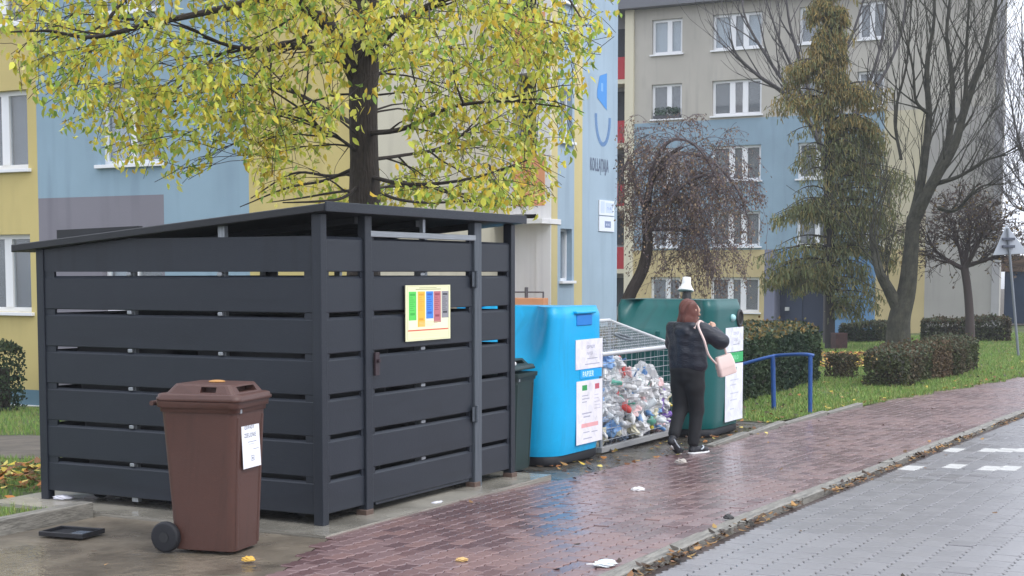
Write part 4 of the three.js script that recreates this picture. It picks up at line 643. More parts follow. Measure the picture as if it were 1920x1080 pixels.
// ---------------------------------------------------------------- the person
function surface(field, min, max, cell) {   // surface nets: a closed skin where the field crosses zero (negative inside)
  const n = max.clone().sub(min).divideScalar(cell).ceil(), nx = n.x + 1, ny = n.y + 1, nz = n.z + 1, f = new Float32Array(nx * ny * nz), id = (i, j, k) => (k * ny + j) * nx + i;
  for (let k = 0; k < nz; k++) for (let j = 0; j < ny; j++) for (let i = 0; i < nx; i++) f[id(i, j, k)] = field(min.x + i * cell, min.y + j * cell, min.z + k * cell);
  const vert = new Int32Array(nx * ny * nz).fill(-1), pos = [], idx = [];
  for (let k = 0; k < nz - 1; k++) for (let j = 0; j < ny - 1; j++) for (let i = 0; i < nx - 1; i++) {
    let cx = 0, cy = 0, cz = 0, c = 0; const e = (a, b, ax, ay, az, bx, by, bz) => { if ((a < 0) !== (b < 0)) { const t = a / (a - b); cx += ax + (bx - ax) * t; cy += ay + (by - ay) * t; cz += az + (bz - az) * t; c++; } };
    const v = []; for (let q = 0; q < 8; q++) v.push(f[id(i + (q & 1), j + (q >> 1 & 1), k + (q >> 2))]);
    for (const [a, b] of [[0, 1], [2, 3], [4, 5], [6, 7], [0, 2], [1, 3], [4, 6], [5, 7], [0, 4], [1, 5], [2, 6], [3, 7]]) e(v[a], v[b], a & 1, a >> 1 & 1, a >> 2, b & 1, b >> 1 & 1, b >> 2);
    if (c) { vert[id(i, j, k)] = pos.length / 3; pos.push(min.x + (i + cx / c) * cell, min.y + (j + cy / c) * cell, min.z + (k + cz / c) * cell); }
  }
  const quad = (a, b, c, d, flip) => { if (a < 0 || b < 0 || c < 0 || d < 0) return; flip ? idx.push(a, c, b, a, d, c) : idx.push(a, b, c, a, c, d); };
  for (let k = 1; k < nz - 1; k++) for (let j = 1; j < ny - 1; j++) for (let i = 1; i < nx - 1; i++) {
    const a = f[id(i, j, k)];
    if ((a < 0) !== (f[id(i + 1, j, k)] < 0)) quad(vert[id(i, j - 1, k - 1)], vert[id(i, j, k - 1)], vert[id(i, j, k)], vert[id(i, j - 1, k)], a >= 0);
    if ((a < 0) !== (f[id(i, j + 1, k)] < 0)) quad(vert[id(i - 1, j, k - 1)], vert[id(i - 1, j, k)], vert[id(i, j, k)], vert[id(i, j, k - 1)], a >= 0);
    if ((a < 0) !== (f[id(i, j, k + 1)] < 0)) quad(vert[id(i - 1, j - 1, k)], vert[id(i, j - 1, k)], vert[id(i, j, k)], vert[id(i - 1, j, k)], a >= 0);
  }
  const g = new THREE.BufferGeometry(); g.setAttribute('position', new THREE.Float32BufferAttribute(pos, 3)); const uv = []; for (let i = 0; i < pos.length; i += 3) uv.push(pos[i] + pos[i + 2], pos[i + 1]); g.setAttribute('uv', new THREE.Float32BufferAttribute(uv, 2)); g.setIndex(idx); g.computeVertexNormals(); return g;
}
const smin = (a, b, k) => { const h = clamp(0.5 + 0.5 * (b - a) / k, 0, 1); return lerp(b, a, h) - k * h * (1 - h); };
function bones(list, k, extra) {   // tapered capsules [ax, ay, az, ra, bx, by, bz, rb] joined smoothly
  return (x, y, z) => { let d = 9; for (const [ax, ay, az, ra, bx, by, bz, rb] of list) { const dx = bx - ax, dy = by - ay, dz = bz - az, t = clamp(((x - ax) * dx + (y - ay) * dy + (z - az) * dz) / (dx * dx + dy * dy + dz * dz + 1e-9), 0, 1), q = Math.hypot(x - ax - dx * t, y - ay - dy * t, z - az - dz * t) - lerp(ra, rb, t); d = smin(d, q, k); } return extra ? extra(d, x, y, z) : d; };
}
{
  const turn = 142 * Math.PI / 180, foot = ground(1303, 851), skin = std(0.5, 0.3, 0.22, 0.55);
  const pos = foot.clone().sub(V(-0.08, 0, 0.03).applyAxisAngle(V(0, 1, 0), turn)); pos.y = foot.y;
  // joints: local +z is where she walks, +x her left
  const hipR = [-0.085, 0.83, 0], kneeR = [-0.085, 0.45, 0.05], ankR = [-0.08, 0.08, -0.0], hipL = [0.085, 0.83, 0], kneeL = [0.07, 0.45, -0.02], ankL = [0.045, 0.18, -0.2];
  const shR = [-0.165, 1.29, 0], elR = [-0.3, 1.17, 0.15], wrR = [-0.15, 1.29, 0.25], shL = [0.165, 1.29, 0], elL = [0.26, 1.13, 0.14], wrL = [-0.02, 1.27, 0.28];
  const b = (p, ra, q, rb) => [...p, ra, ...q, rb];
  const headC = [-0.015, 1.46, 0.035];
  // the body itself: head, neck, trunk, limbs, hands in one skin
  const hand = (w, dir, side) => { const out = [], up = 0; const D = dir.clone().normalize(), X = side.clone().normalize(), c = V(...w); const palm = c.clone().addScaledVector(D, 0.07); out.push([...c.toArray(), 0.024, ...palm.toArray(), 0.026]); for (let i = 0; i < 4; i++) { const r0 = palm.clone().addScaledVector(X, (i - 1.5) * 0.019), l = [0.06, 0.072, 0.066, 0.05][i], m = r0.clone().addScaledVector(D, l * 0.5).add(V(0, -0.006, 0)), e = m.clone().addScaledVector(D, l * 0.35).add(V(0, -0.025, 0)); out.push([...r0.toArray(), 0.0095, ...m.toArray(), 0.009], [...m.toArray(), 0.009, ...e.toArray(), 0.008]); } const th0 = c.clone().addScaledVector(D, 0.025).addScaledVector(X, -0.028), th1 = th0.clone().addScaledVector(D, 0.035).addScaledVector(X, -0.02); out.push([...th0.toArray(), 0.012, ...th1.toArray(), 0.0095]); return out; };
  const core = [b(hipR, 0.085, kneeR, 0.055), b(kneeR, 0.052, ankR, 0.036), b(hipL, 0.085, kneeL, 0.055), b(kneeL, 0.052, ankL, 0.036), b([-0.06, 0.86, 0], 0.11, [0.06, 0.86, 0], 0.11), b([-0.04, 0.9, 0], 0.1, [-0.07, 1.2, 0], 0.1), b([0.04, 0.9, 0], 0.1, [0.07, 1.2, 0], 0.1), b([-0.1, 1.27, 0], 0.07, [0.1, 1.27, 0], 0.07), b([0, 1.28, 0], 0.055, [-0.01, 1.4, 0.015], 0.05), b(shR, 0.055, elR, 0.042), b(elR, 0.042, wrR, 0.028), b(shL, 0.055, elL, 0.042), b(elL, 0.042, wrL, 0.028)];
  const body = surface(bones(core, 0.035), V(-0.42, 0.0, -0.36), V(0.4, 1.44, 0.4), 0.013);
  const headDir = V(Math.sin(-0.42), -0.06, Math.cos(-0.42)), hx = V(Math.cos(-0.42), 0, -Math.sin(-0.42));   // she looks a little to her right
  const hp = (x, y, z) => V(...headC).addScaledVector(hx, x).add(V(0, y, 0)).addScaledVector(headDir, z).toArray();
  const head = surface(bones([b(hp(0, 0.03, -0.012), 0.084, hp(0, 0.02, 0.012), 0.08), b(hp(0, -0.03, 0.02), 0.062, hp(0, -0.075, 0.05), 0.036), b(hp(0, 0.012, 0.086), 0.01, hp(0, -0.018, 0.104), 0.013), b(hp(-0.014, -0.05, 0.086), 0.009, hp(0.014, -0.05, 0.086), 0.009), b(hp(-0.03, 0.03, 0.076), 0.014, hp(0.03, 0.03, 0.076), 0.014), b(hp(-0.08, 0.0, 0), 0.014, hp(-0.083, 0.03, -0.005), 0.014), b(hp(0.08, 0.0, 0), 0.014, hp(0.083, 0.03, -0.005), 0.014), b([0, 1.3, 0], 0.05, hp(0, -0.03, -0.01), 0.048)], 0.016), V(-0.2, 1.28, -0.14), V(0.16, 1.6, 0.2), 0.006);
  const hands = surface(bones([...hand(wrR, V(0.35, 0.5, 0.6), V(0.3, 0.4, -0.6)), ...hand(wrL, V(-0.35, 0.5, 0.5), V(0.3, 0.4, 0.6))], 0.006), V(-0.26, 1.1, 0.15), V(0.14, 1.42, 0.45), 0.005);
  const p = solo('person', merge([body, head, hands]), skin, 'person in a dark navy jacket and black trousers reaching up to the green container', 'person', pos, turn);
  for (const s of [-1, 1]) { const e = new THREE.SphereGeometry(0.0105, 10, 8); e.translate(...hp(s * 0.031, 0.018, 0.076)); mesh('eye', e, std(0.08, 0.06, 0.05, 0.8), p); }
  // clothes follow the body
  const wr = (x, y, z, a) => a * 1.6 * (vnoise(x * 9 + 50 + y * 3, y * 15 + 50 + z * 5, 512, 512, 91) + 0.5 * vnoise(x * 22 + z * 14 + 50, y * 30 + 50 - x * 8, 512, 512, 92) - 0.75);
  const jacket = surface(bones([b([-0.1, 0.93, 0], 0.118, [-0.1, 1.2, 0.0], 0.115), b([0.09, 0.93, 0], 0.118, [0.1, 1.2, 0.0], 0.115), b([0, 0.93, -0.025], 0.12, [0, 1.22, -0.04], 0.118), b([-0.13, 1.265, 0], 0.085, [0.14, 1.265, 0], 0.088), b(shR, 0.086, elR, 0.08), b(elR, 0.08, [-0.18, 1.265, 0.235], 0.055), b(shL, 0.088, elL, 0.08), b(elL, 0.08, [0.02, 1.25, 0.26], 0.055), b([-0.08, 1.33, -0.075], 0.05, [0.08, 1.33, -0.075], 0.05), b([-0.05, 1.27, -0.12], 0.045, [0.05, 1.27, -0.12], 0.045)], 0.03, (d, x, y, z) => { d += wr(x, y, z, 0.008); d = Math.max(d, 0.855 + 0.01 * Math.sin(x * 9) - y); return Math.max(d, y - 1.365); }), V(-0.42, 0.84, -0.3), V(0.42, 1.44, 0.42), 0.012);
  const cloth = std(0.008, 0.0105, 0.021, 0.5, { bumpMap: rep(nFine, 6), bumpScale: 0.004 });
  mesh('jacket', jacket, cloth, p);
  const tr = surface(bones([b([-0.078, 0.86, 0], 0.115, [-0.078, 0.7, 0.01], 0.1), b([0.078, 0.86, 0], 0.115, [0.078, 0.7, 0], 0.1), b([0, 0.86, -0.03], 0.115, [0, 0.8, -0.03], 0.1), b([-0.085, 0.7, 0.01], 0.1, kneeR, 0.074), b(kneeR, 0.073, [-0.08, 0.13, 0.0], 0.06), b([0.085, 0.7, 0], 0.1, kneeL, 0.073), b(kneeL, 0.073, [0.05, 0.225, -0.17], 0.06)], 0.03, (d, x, y, z) => { d += wr(x, y, z, 0.003); d = Math.max(d, y - 0.93); return Math.max(d, 0.055 - y); }), V(-0.26, 0.03, -0.4), V(0.26, 0.96, 0.22), 0.012);
  mesh('trousers', tr, std(0.006, 0.0065, 0.009, 0.8), p);
  // trainers: the right one flat on the ground, the left one on its toe
  const shoe = (ank, heel, ball, toe) => surface(bones([b(heel, 0.036, ball, 0.042), b(ball, 0.042, toe, 0.03), b(heel, 0.036, ank, 0.04)], 0.02, (d, x, y) => d), V(-0.2, -0.02, -0.4), V(0.2, 0.3, 0.25), 0.009);
  const sR = mesh('shoe', shoe([-0.08, 0.08, 0], [-0.078, 0.042, -0.02], [-0.11, 0.04, 0.12], [-0.125, 0.034, 0.175]), std(0.015, 0.016, 0.022, 0.6), p);
  mesh('sole', surface(bones([b([-0.078, 0.018, -0.03], 0.042, [-0.11, 0.018, 0.12], 0.046), b([-0.11, 0.018, 0.12], 0.046, [-0.127, 0.018, 0.185], 0.032)], 0.02, (d, x, y) => Math.max(d, y - 0.024, -y)), V(-0.22, -0.02, -0.1), V(0.02, 0.06, 0.26), 0.008), M.white, sR);
  mesh('shoe_stripe', tube([V(-0.145, 0.05, 0.05), V(-0.152, 0.07, 0.08), V(-0.13, 0.085, 0.1)], 0.008), std(0.5, 0.55, 0.6, 0.5), sR);
  const sL = mesh('shoe', shoe([0.045, 0.18, -0.2], [0.045, 0.14, -0.23], [0.037, 0.052, -0.125], [0.033, 0.04, -0.065]), std(0.015, 0.016, 0.022, 0.6), p);
  const sole = []; for (let i = 0; i <= 8; i++) { const k = i / 8; sole.push(V(0.045 - 0.01 * k, lerp(0.11, 0.008, Math.min(1, k * 1.1)), lerp(-0.255, -0.065, k))); }
  mesh('sole', pathTube(sole, sole.map(() => 0.016), 6), M.white, sL); mesh('shoe_stripe', tube([V(0.005, 0.17, -0.24), V(0.001, 0.12, -0.2), V(-0.001, 0.075, -0.145)], 0.007), std(0.5, 0.55, 0.6, 0.5), sL);
  // long reddish hair over the back of the head and down to the collar
  const hair = surface(bones([b(hp(0, 0.045, -0.03), 0.094, hp(0, 0.03, -0.01), 0.09), b(hp(0, 0.0, -0.045), 0.085, hp(0.01, -0.09, -0.05), 0.078), b(hp(-0.05, -0.02, -0.02), 0.06, hp(-0.06, -0.12, -0.0), 0.045), b(hp(0.05, -0.02, -0.02), 0.06, hp(0.075, -0.13, -0.03), 0.05), b(hp(0.02, -0.1, -0.05), 0.08, hp(0.11, -0.21, -0.07), 0.05), b(hp(0.06, -0.05, -0.03), 0.06, hp(0.1, -0.16, -0.05), 0.05), b(hp(-0.03, -0.08, -0.05), 0.07, hp(-0.05, -0.17, -0.04), 0.04)], 0.03, (d, x, y, z) => { const rel = V(x - headC[0], y - headC[1], z - headC[2]), fz = rel.dot(headDir), fx = rel.dot(hx); d += 0.006 * Math.sin(fx * 105 + y * 17) + 0.005 * Math.sin(fx * 51 - y * 22); return Math.max(d, -Math.max(Math.abs(fx) - 0.062, (y - headC[1]) - 0.055, 0.03 - fz) - 0.0); }), V(-0.26, 1.2, -0.22), V(0.2, 1.64, 0.2), 0.0075);
  mesh('hair', hair, std(0.115, 0.033, 0.023, 0.55, { bumpMap: rep(nBark, 12, 2), bumpScale: 0.004 }), p);
  p.updateMatrixWorld();
  // pale pink bag hanging from her right shoulder
  const bagMat = std(0.7, 0.53, 0.49, 0.55), bl = V(-0.33, 0.92, 0.2), bag = thing('handbag', 'pale pink handbag hanging by its strap from the shoulder of the standing person', 'bag', p.localToWorld(bl.clone()), 0.35);
  const bg = loft([ring(0.21, 0.1, 0.03, -0.115, 4), ring(0.225, 0.115, 0.03, -0.1, 4), ring(0.22, 0.1, 0.03, 0.02, 4), ring(0.195, 0.07, 0.025, 0.105, 4), ring(0.18, 0.05, 0.02, 0.115, 4)]); mesh('body', bg, bagMat, bag);
  mesh('flap', loft([ring(0.228, 0.114, 0.03, -0.02, 4), ring(0.226, 0.108, 0.03, 0.03, 4), ring(0.201, 0.076, 0.025, 0.11, 4), ring(0.184, 0.052, 0.02, 0.121, 4)], false, true), std(0.74, 0.57, 0.53, 0.5), bag);
  bag.rotation.z = 0.28; bag.scale.setScalar(0.88); bag.updateMatrixWorld();
  const w2b = (v) => bag.worldToLocal(p.localToWorld(v));
  const strap = (pts) => { const c = new THREE.CatmullRomCurve3(pts).getPoints(24), g = pathTube(c, c.map(() => 0.014), 5); return g; };
  mesh('strap', strap([w2b(V(-0.13, 1.3, -0.09)), w2b(V(-0.155, 1.375, -0.02)), w2b(V(-0.19, 1.33, 0.06))].concat([])), bagMat, bag);
  mesh('strap', strap([w2b(V(-0.155, 1.38, -0.02)), w2b(V(-0.175, 1.33, -0.085)), w2b(V(-0.25, 1.18, -0.09)), w2b(V(-0.27, 1.04, -0.04)), w2b(V(-0.28, 0.95, 0.08)), V(-0.085, 0.02, 0)]), bagMat, bag);
  mesh('strap', strap([w2b(V(-0.33, 1.12, 0.17)), w2b(V(-0.335, 1.06, 0.2)), V(0.05, 0.1, 0)]), bagMat, bag);
}

// ---------------------------------------------------------------- plants
const leafGeo = (() => { const w = 0.36, pos = [], idx = []; const P0 = [[0, 0, 0], [-w * 0.8, 0.28, 0.05], [0, 0.3, -0.02], [w * 0.8, 0.28, 0.05], [-w * 0.75, 0.62, 0.04], [0, 0.62, -0.03], [w * 0.75, 0.62, 0.04], [0, 1, -0.1]]; P0.forEach((p) => pos.push(...p)); idx.push(0, 2, 1, 0, 3, 2, 1, 2, 4, 2, 5, 4, 2, 3, 5, 3, 6, 5, 4, 5, 7, 5, 6, 7); const g = new THREE.BufferGeometry(); g.setAttribute('position', new THREE.Float32BufferAttribute(pos, 3)); g.setAttribute('uv', new THREE.Float32BufferAttribute(P0.flatMap(([x, y]) => [x, y]), 2)); g.setIndex(idx); g.computeVertexNormals(); return g; })();
const leafCurl = (() => { const g = leafGeo.clone(), p = g.attributes.position; for (let i = 0; i < p.count; i++) { const x = p.getX(i), y = p.getY(i); p.setXYZ(i, x * 0.8 + 0.1 * y * y, y * 0.95, p.getZ(i) * 2.2 - 0.28 * y * y + Math.abs(x) * 0.45); } g.computeVertexNormals(); return g; })();
const bladeGeo = (() => { const g = new THREE.BufferGeometry(), pos = [], idx = []; for (let k = 0; k < 3; k++) { const a = k * 2.1, c = Math.cos(a), s = Math.sin(a), b = k * 5; for (const [x, y, z] of [[-0.06, 0, 0], [0.06, 0, 0], [-0.045, 0.5, 0.12], [0.045, 0.5, 0.12], [0, 1, 0.38]]) pos.push(x * c - z * s + c * 0.1, y, x * s + z * c + s * 0.1); idx.push(b, b + 1, b + 2, b + 1, b + 3, b + 2, b + 2, b + 3, b + 4); } g.setAttribute('position', new THREE.Float32BufferAttribute(pos, 3)); g.setIndex(idx); g.computeVertexNormals(); return g; })();
const leafMat = (t = 0.45) => phy(1, 1, 1, 0.75, { transmission: t, thickness: 0, specularIntensity: 0.3 });
const anyTurn = () => new THREE.Euler(rr(0, 6.3), rr(0, 6.3), rr(0, 6.3));
const hang = (a = 0.7) => new THREE.Euler(Math.PI + rr(-a, a), rr(0, 6.3), rr(-a, a), 'YXZ');
function grow(out, tips, p, dir, len, r, depth, o) {   // bending limb that forks; droop < 0 hangs, > 0 reaches up
  const n = 5, pts = [p.clone()], rad = [r]; let d = dir.clone().normalize(), q = p.clone();
  for (let i = 1; i <= n; i++) { d.add(V(rr(-1, 1), rr(-1, 1), rr(-1, 1)).multiplyScalar(o.wild)).add(V(0, o.droop * (o.droopGrow ? i / n : 1), 0)).normalize(); q = q.clone().addScaledVector(d, len / n); pts.push(q); rad.push(Math.max(o.min, r * (1 - i / n * o.taper))); if (depth <= o.leafFrom) tips.push([q.clone(), d.clone(), depth]); }
  if (o.ok && !o.ok(pts[n])) { while (tips.length && pts.some((x) => x.equals(tips[tips.length - 1][0]))) tips.pop(); return; }
  out.push(pathTube(pts, rad, depth > 1 ? 6 : 4));
  if (depth > 0) for (let k = 0; k < o.forks; k++) { const i = Math.max(1, Math.round(lerp(o.from * n, n, (k + 1) / o.forks))), bd = d.clone().add(V(rr(-1, 1), rr(-0.6, 0.9), rr(-1, 1)).multiplyScalar(o.spread)).normalize(); grow(out, tips, pts[i], bd, len * rr(0.6, 0.85), rad[i] * 0.72, depth - 1, o); }
}
// the yellow-green tree behind the shed
{
  rnd = mulberry(101);
  const D = 15.6, base = at(676, 520, D); base.y = H0(base.x, base.z); const o = thing('broadleaf_tree', 'dark trunked tree with yellow green autumn leaves rising behind the shed', 'tree', base), L = (u, v, dz = 0) => at(u, v, D + dz).sub(base);
  const out = [], tips = [], limb = (pts, radii) => { const [P0, R] = smooth(pts, radii, pts.length * 4); out.push(pathTube(P0, R, 9)); return P0; };
  const trunk = smooth([V(0, -0.1, 0), V(0.01, 0.9, 0), L(684, 370), L(683, 300), L(681, 200), L(683, 130), L(688, 60), L(697, 0), L(716, -110, 0.3), L(735, -260, 0.4), L(745, -420, 0.5)], [0.24, 0.19, 0.168, 0.15, 0.15, 0.155, 0.13, 0.12, 0.1, 0.06, 0.03], 60);
  const t = mesh('trunk', pathTube(trunk[0], trunk[1], 14), M.bark, o); 
  const main = [
    [[[676, 150], [652, 95, -0.1], [622, 55, -0.3], [585, 22, -0.6], [540, -10, -1], [470, -70, -1.4]], [0.1, 0.085, 0.07, 0.06, 0.05, 0.02]],
    [[[674, 175], [655, 130, -0.1], [628, 102, -0.3], [590, 88, -0.5], [540, 82, -0.8], [490, 92, -1.1], [440, 88, -1.3], [380, 70, -1.4]], [0.07, 0.06, 0.05, 0.042, 0.036, 0.028, 0.02, 0.01]],
    [[[690, 60], [672, 10, 0.1], [650, -50, 0.4], [600, -140, 0.8], [520, -220, 1.1]], [0.1, 0.08, 0.07, 0.05, 0.02]],
    [[[695, 20], [735, -40, 0.2], [790, -100, 0.2], [860, -150, 0.1], [930, -160, 0]], [0.08, 0.07, 0.05, 0.03, 0.015]],
    [[[690, 110], [730, 60, -0.5], [790, 20, -1.0], [860, -10, -1.4], [930, -10, -1.7]], [0.06, 0.05, 0.04, 0.03, 0.015]],
    [[[688, 330], [760, 345, -0.6], [840, 342, -1.0], [915, 326, -1.3], [990, 300, -1.5]], [0.024, 0.02, 0.016, 0.012, 0.006]],
    [[[688, 300], [750, 292, 0.4], [830, 275, 0.8], [900, 230, 1.0]], [0.022, 0.018, 0.014, 0.007]],
    [[[676, 320], [620, 330, 0.6], [550, 325, 0.9], [470, 372, 1.0]], [0.022, 0.018, 0.012, 0.006]],
    [[[688, 345], [740, 372, 0.5], [800, 380, 0.8], [880, 378, 1.0], [960, 385, 1.0]], [0.02, 0.016, 0.012, 0.006]],
    [[[676, 345], [640, 372, -0.5], [590, 378, -0.8], [530, 380, -1.0]], [0.02, 0.016, 0.012, 0.006]],
    [[[676, 310], [610, 338, 0.2], [540, 352, 0.4], [450, 388, 0.5]], [0.02, 0.016, 0.012, 0.005]],
    [[[676, 355], [620, 362, 0.9], [560, 372, 1.3], [500, 380, 1.5]], [0.018, 0.014, 0.01, 0.005]],
    [[[688, 360], [730, 350, 1.0], [800, 352, 1.4], [900, 372, 1.5]], [0.018, 0.014, 0.01, 0.005]],
    [[[688, 250], [760, 240, -0.8], [850, 200, -1.2], [950, 190, -1.4], [1050, 200, -1.5]], [0.03, 0.024, 0.018, 0.012, 0.006]],
    [[[676, 240], [620, 210, 0.8], [540, 170, 1.2], [430, 160, 1.4], [330, 190, 1.5]], [0.03, 0.024, 0.018, 0.012, 0.006]],
    [[[676, 290], [640, 262, -0.4], [600, 240, -0.8], [560, 180, -1.0]], [0.02, 0.016, 0.012, 0.006]],
    [[[520, -10, -1], [400, 20, -1.3], [280, 45, -1.5], [170, 70, -1.5], [90, 58, -1.5], [20, 60, -1.5]], [0.04, 0.032, 0.026, 0.02, 0.014, 0.008]],
    [[[600, -140, 0.8], [450, -120, 1.0], [300, -60, 0.6], [200, 40, 0.3], [150, 130, 0.2]], [0.05, 0.04, 0.03, 0.018, 0.008]],
    [[[860, -150, 0.1], [960, -120, -0.3], [1040, -40, -0.6], [1100, 50, -0.8]], [0.03, 0.024, 0.016, 0.006]]];
  const bend = main.map(([pts, radii]) => limb(pts.map(([u, v, dz = 0]) => L(u, v, dz)), radii));
  const lower = [[-60, 60], [0, 80], [60, 190], [110, 235], [180, 290], [260, 335], [330, 350], [380, 325], [430, 270], [455, 300], [480, 372], [600, 392], [960, 392], [1000, 405], [1040, 370], [1080, 300], [1110, 140], [1150, 70], [1180, 20]];
  const lowAt = (u) => { for (let i = 1; i < lower.length; i++) if (u < lower[i][0]) return lerp(lower[i - 1][1], lower[i][1], clamp((u - lower[i - 1][0]) / (lower[i][0] - lower[i - 1][0]), 0, 1)); return -40; };
  const okAt = (p) => { const w = p.clone().add(base), u = PX + F * w.x / -w.z, v = 510 - (w.y - EYE) * F / -w.z; return v < lowAt(u) + 4 && u < 1165; };
  const opts = { wild: 0.16, droop: -0.09, droopGrow: true, taper: 0.75, min: 0.0028, forks: 3, from: 0.25, spread: 0.75, leafFrom: 1, ok: okAt };
  for (const P0 of bend) for (let i = 3; i < P0.length; i += 2) { const d = P0[Math.min(P0.length - 1, i + 1)].clone().sub(P0[i - 1]).normalize().add(V(rr(-1, 1), rr(-0.7, 0.5), rr(-1, 1)).multiplyScalar(1)).normalize(); grow(out, tips, P0[i], d, rr(0.7, 1.25), 0.012, 2, opts); }
  for (let i = 20; i < trunk[0].length; i += 3) for (let k = 0; k < 2; k++) { const a = rr(0, 6.3); grow(out, tips, trunk[0][i], V(Math.cos(a), rr(-0.1, 0.5), Math.sin(a)), rr(0.9, 1.5), 0.014, 2, opts); }
  mesh('branches', merge(out), M.bark, o);
  const list = [], pal = [col(0.66, 0.64, 0.11), col(0.58, 0.62, 0.1), col(0.7, 0.61, 0.1), col(0.46, 0.55, 0.1), col(0.62, 0.6, 0.2), col(0.28, 0.42, 0.09), col(0.66, 0.48, 0.06)];
  for (const [q, d, dep] of tips) for (let k = 0; k < 3; k++) {
    const p = q.clone().add(V(rr(-0.09, 0.09), rr(-0.13, 0.05), rr(-0.09, 0.09))), w = p.clone().add(base), u = PX + F * w.x / -w.z, v = 510 - (w.y - EYE) * F / -w.z;
    if (v > lowAt(u) + rr(-25, 6) || u > 1160 || rnd() < 0.22 || w.z > -12.7 && w.y < 2.5) continue;
    const c = pal[Math.floor(Math.pow(rnd(), 1.2) * pal.length)]; list.push([p, hang(0.75), V(rr(0.05, 0.095), rr(0.05, 0.11), 0.08), jit(c, 0.3), -w.z, v > -10 && u > -10 ? 0 : 1]);
  }
  list.sort((a, b) => a[5] - b[5] || a[4] - b[4]);
  const singles = pal.map((c) => { const m = leafMat(); m.color.copy(c); return m; });
  list.slice(0, 300).forEach(([p, e, s]) => { const m = mesh('leaf', rnd() < 0.5 ? leafCurl : leafGeo, singles[Math.floor(Math.pow(rnd(), 1.2) * pal.length)], o); m.position.copy(p); m.rotation.copy(e); m.scale.copy(s); });
  const rest = list.slice(300); scatter('crown', leafGeo, leafMat(), rest.filter((_, i) => i % 2), o); scatter('crown', leafCurl, leafMat(), rest.filter((_, i) => !(i % 2)), o);
  console.log('tree leaves', list.length, 'twigs', out.length);
}
// small weeping tree with withered leaves behind the cage
{
  rnd = mulberry(202);
  const D = 27, base = at(1166, 700, D); base.y = H0(base.x, base.z); const o = thing('weeping_tree', 'small leaning weeping tree with withered brown leaves behind the wire cage', 'tree', base), L = (u, v, dz = 0) => at(u, v, D + dz).sub(base), out = [], tips = [];
  const tk = smooth([V(-0.02, -0.1, 0), L(1170, 590), L(1180, 555), L(1205, 505), L(1214, 460), L(1212, 400), L(1222, 340), L(1250, 295), L(1280, 275)], [0.14, 0.12, 0.115, 0.11, 0.1, 0.085, 0.06, 0.045, 0.03], 40); mesh('trunk', pathTube(tk[0], tk[1], 10), M.bark, o);
  const arms = [[[1213, 440], [1240, 400, -0.3], [1290, 340, -0.5], [1340, 330, -0.6], [1390, 390, -0.7]], [[1222, 340], [1270, 290, 0.3], [1330, 300, 0.5], [1385, 360, 0.6], [1405, 420, 0.7]], [[1212, 400], [1190, 340, 0.2], [1180, 300, 0.3], [1165, 330, 0.3], [1158, 400, 0.3]], [[1215, 380], [1225, 310, -0.3], [1260, 262, -0.5], [1300, 270, -0.6], [1350, 340, -0.6]], [[1212, 430], [1260, 430, 0.3], [1310, 440, 0.5], [1330, 500, 0.6]], [[1212, 420], [1240, 370, 0.6], [1290, 380, 0.9], [1320, 450, 1.1]]];
  for (const a of arms) { const [P0, R] = smooth(a.map(([u, v, dz = 0]) => L(u, v, dz)), [0.05, 0.04, 0.03, 0.02, 0.01], 16); out.push(pathTube(P0, R, 6)); for (let i = 4; i < P0.length; i += 1) for (let k = 0; k < 3; k++) grow(out, tips, P0[i], V(rr(-1, 1), rr(-0.3, 0.8), rr(-1, 1)), rr(0.4, 0.85), 0.008, 2, { wild: 0.22, droop: -0.28, droopGrow: true, taper: 0.7, min: 0.0035, ok: (p) => p.x + base.x > (1156 - PX) / F * D && p.x + base.x < (1418 - PX) / F * D, forks: 3, from: 0.3, spread: 0.8, leafFrom: 1 }); }
  mesh('branches', merge(out), std(0.1, 0.08, 0.085, 0.9), o);
  const ls = []; for (const [q] of tips) for (let k = 0; k < 2; k++) if (rnd() < 0.62) ls.push([q.clone().add(V(rr(-0.06, 0.06), rr(-0.08, 0.04), rr(-0.06, 0.06))), hang(0.9), rr(0.03, 0.055), jit([col(0.2, 0.145, 0.135), col(0.24, 0.17, 0.13), col(0.15, 0.115, 0.12), col(0.28, 0.21, 0.13)][Math.floor(rnd() * 4)], 0.3)]);
  scatter('crown', leafGeo, leafMat(0.3), ls, o);
}
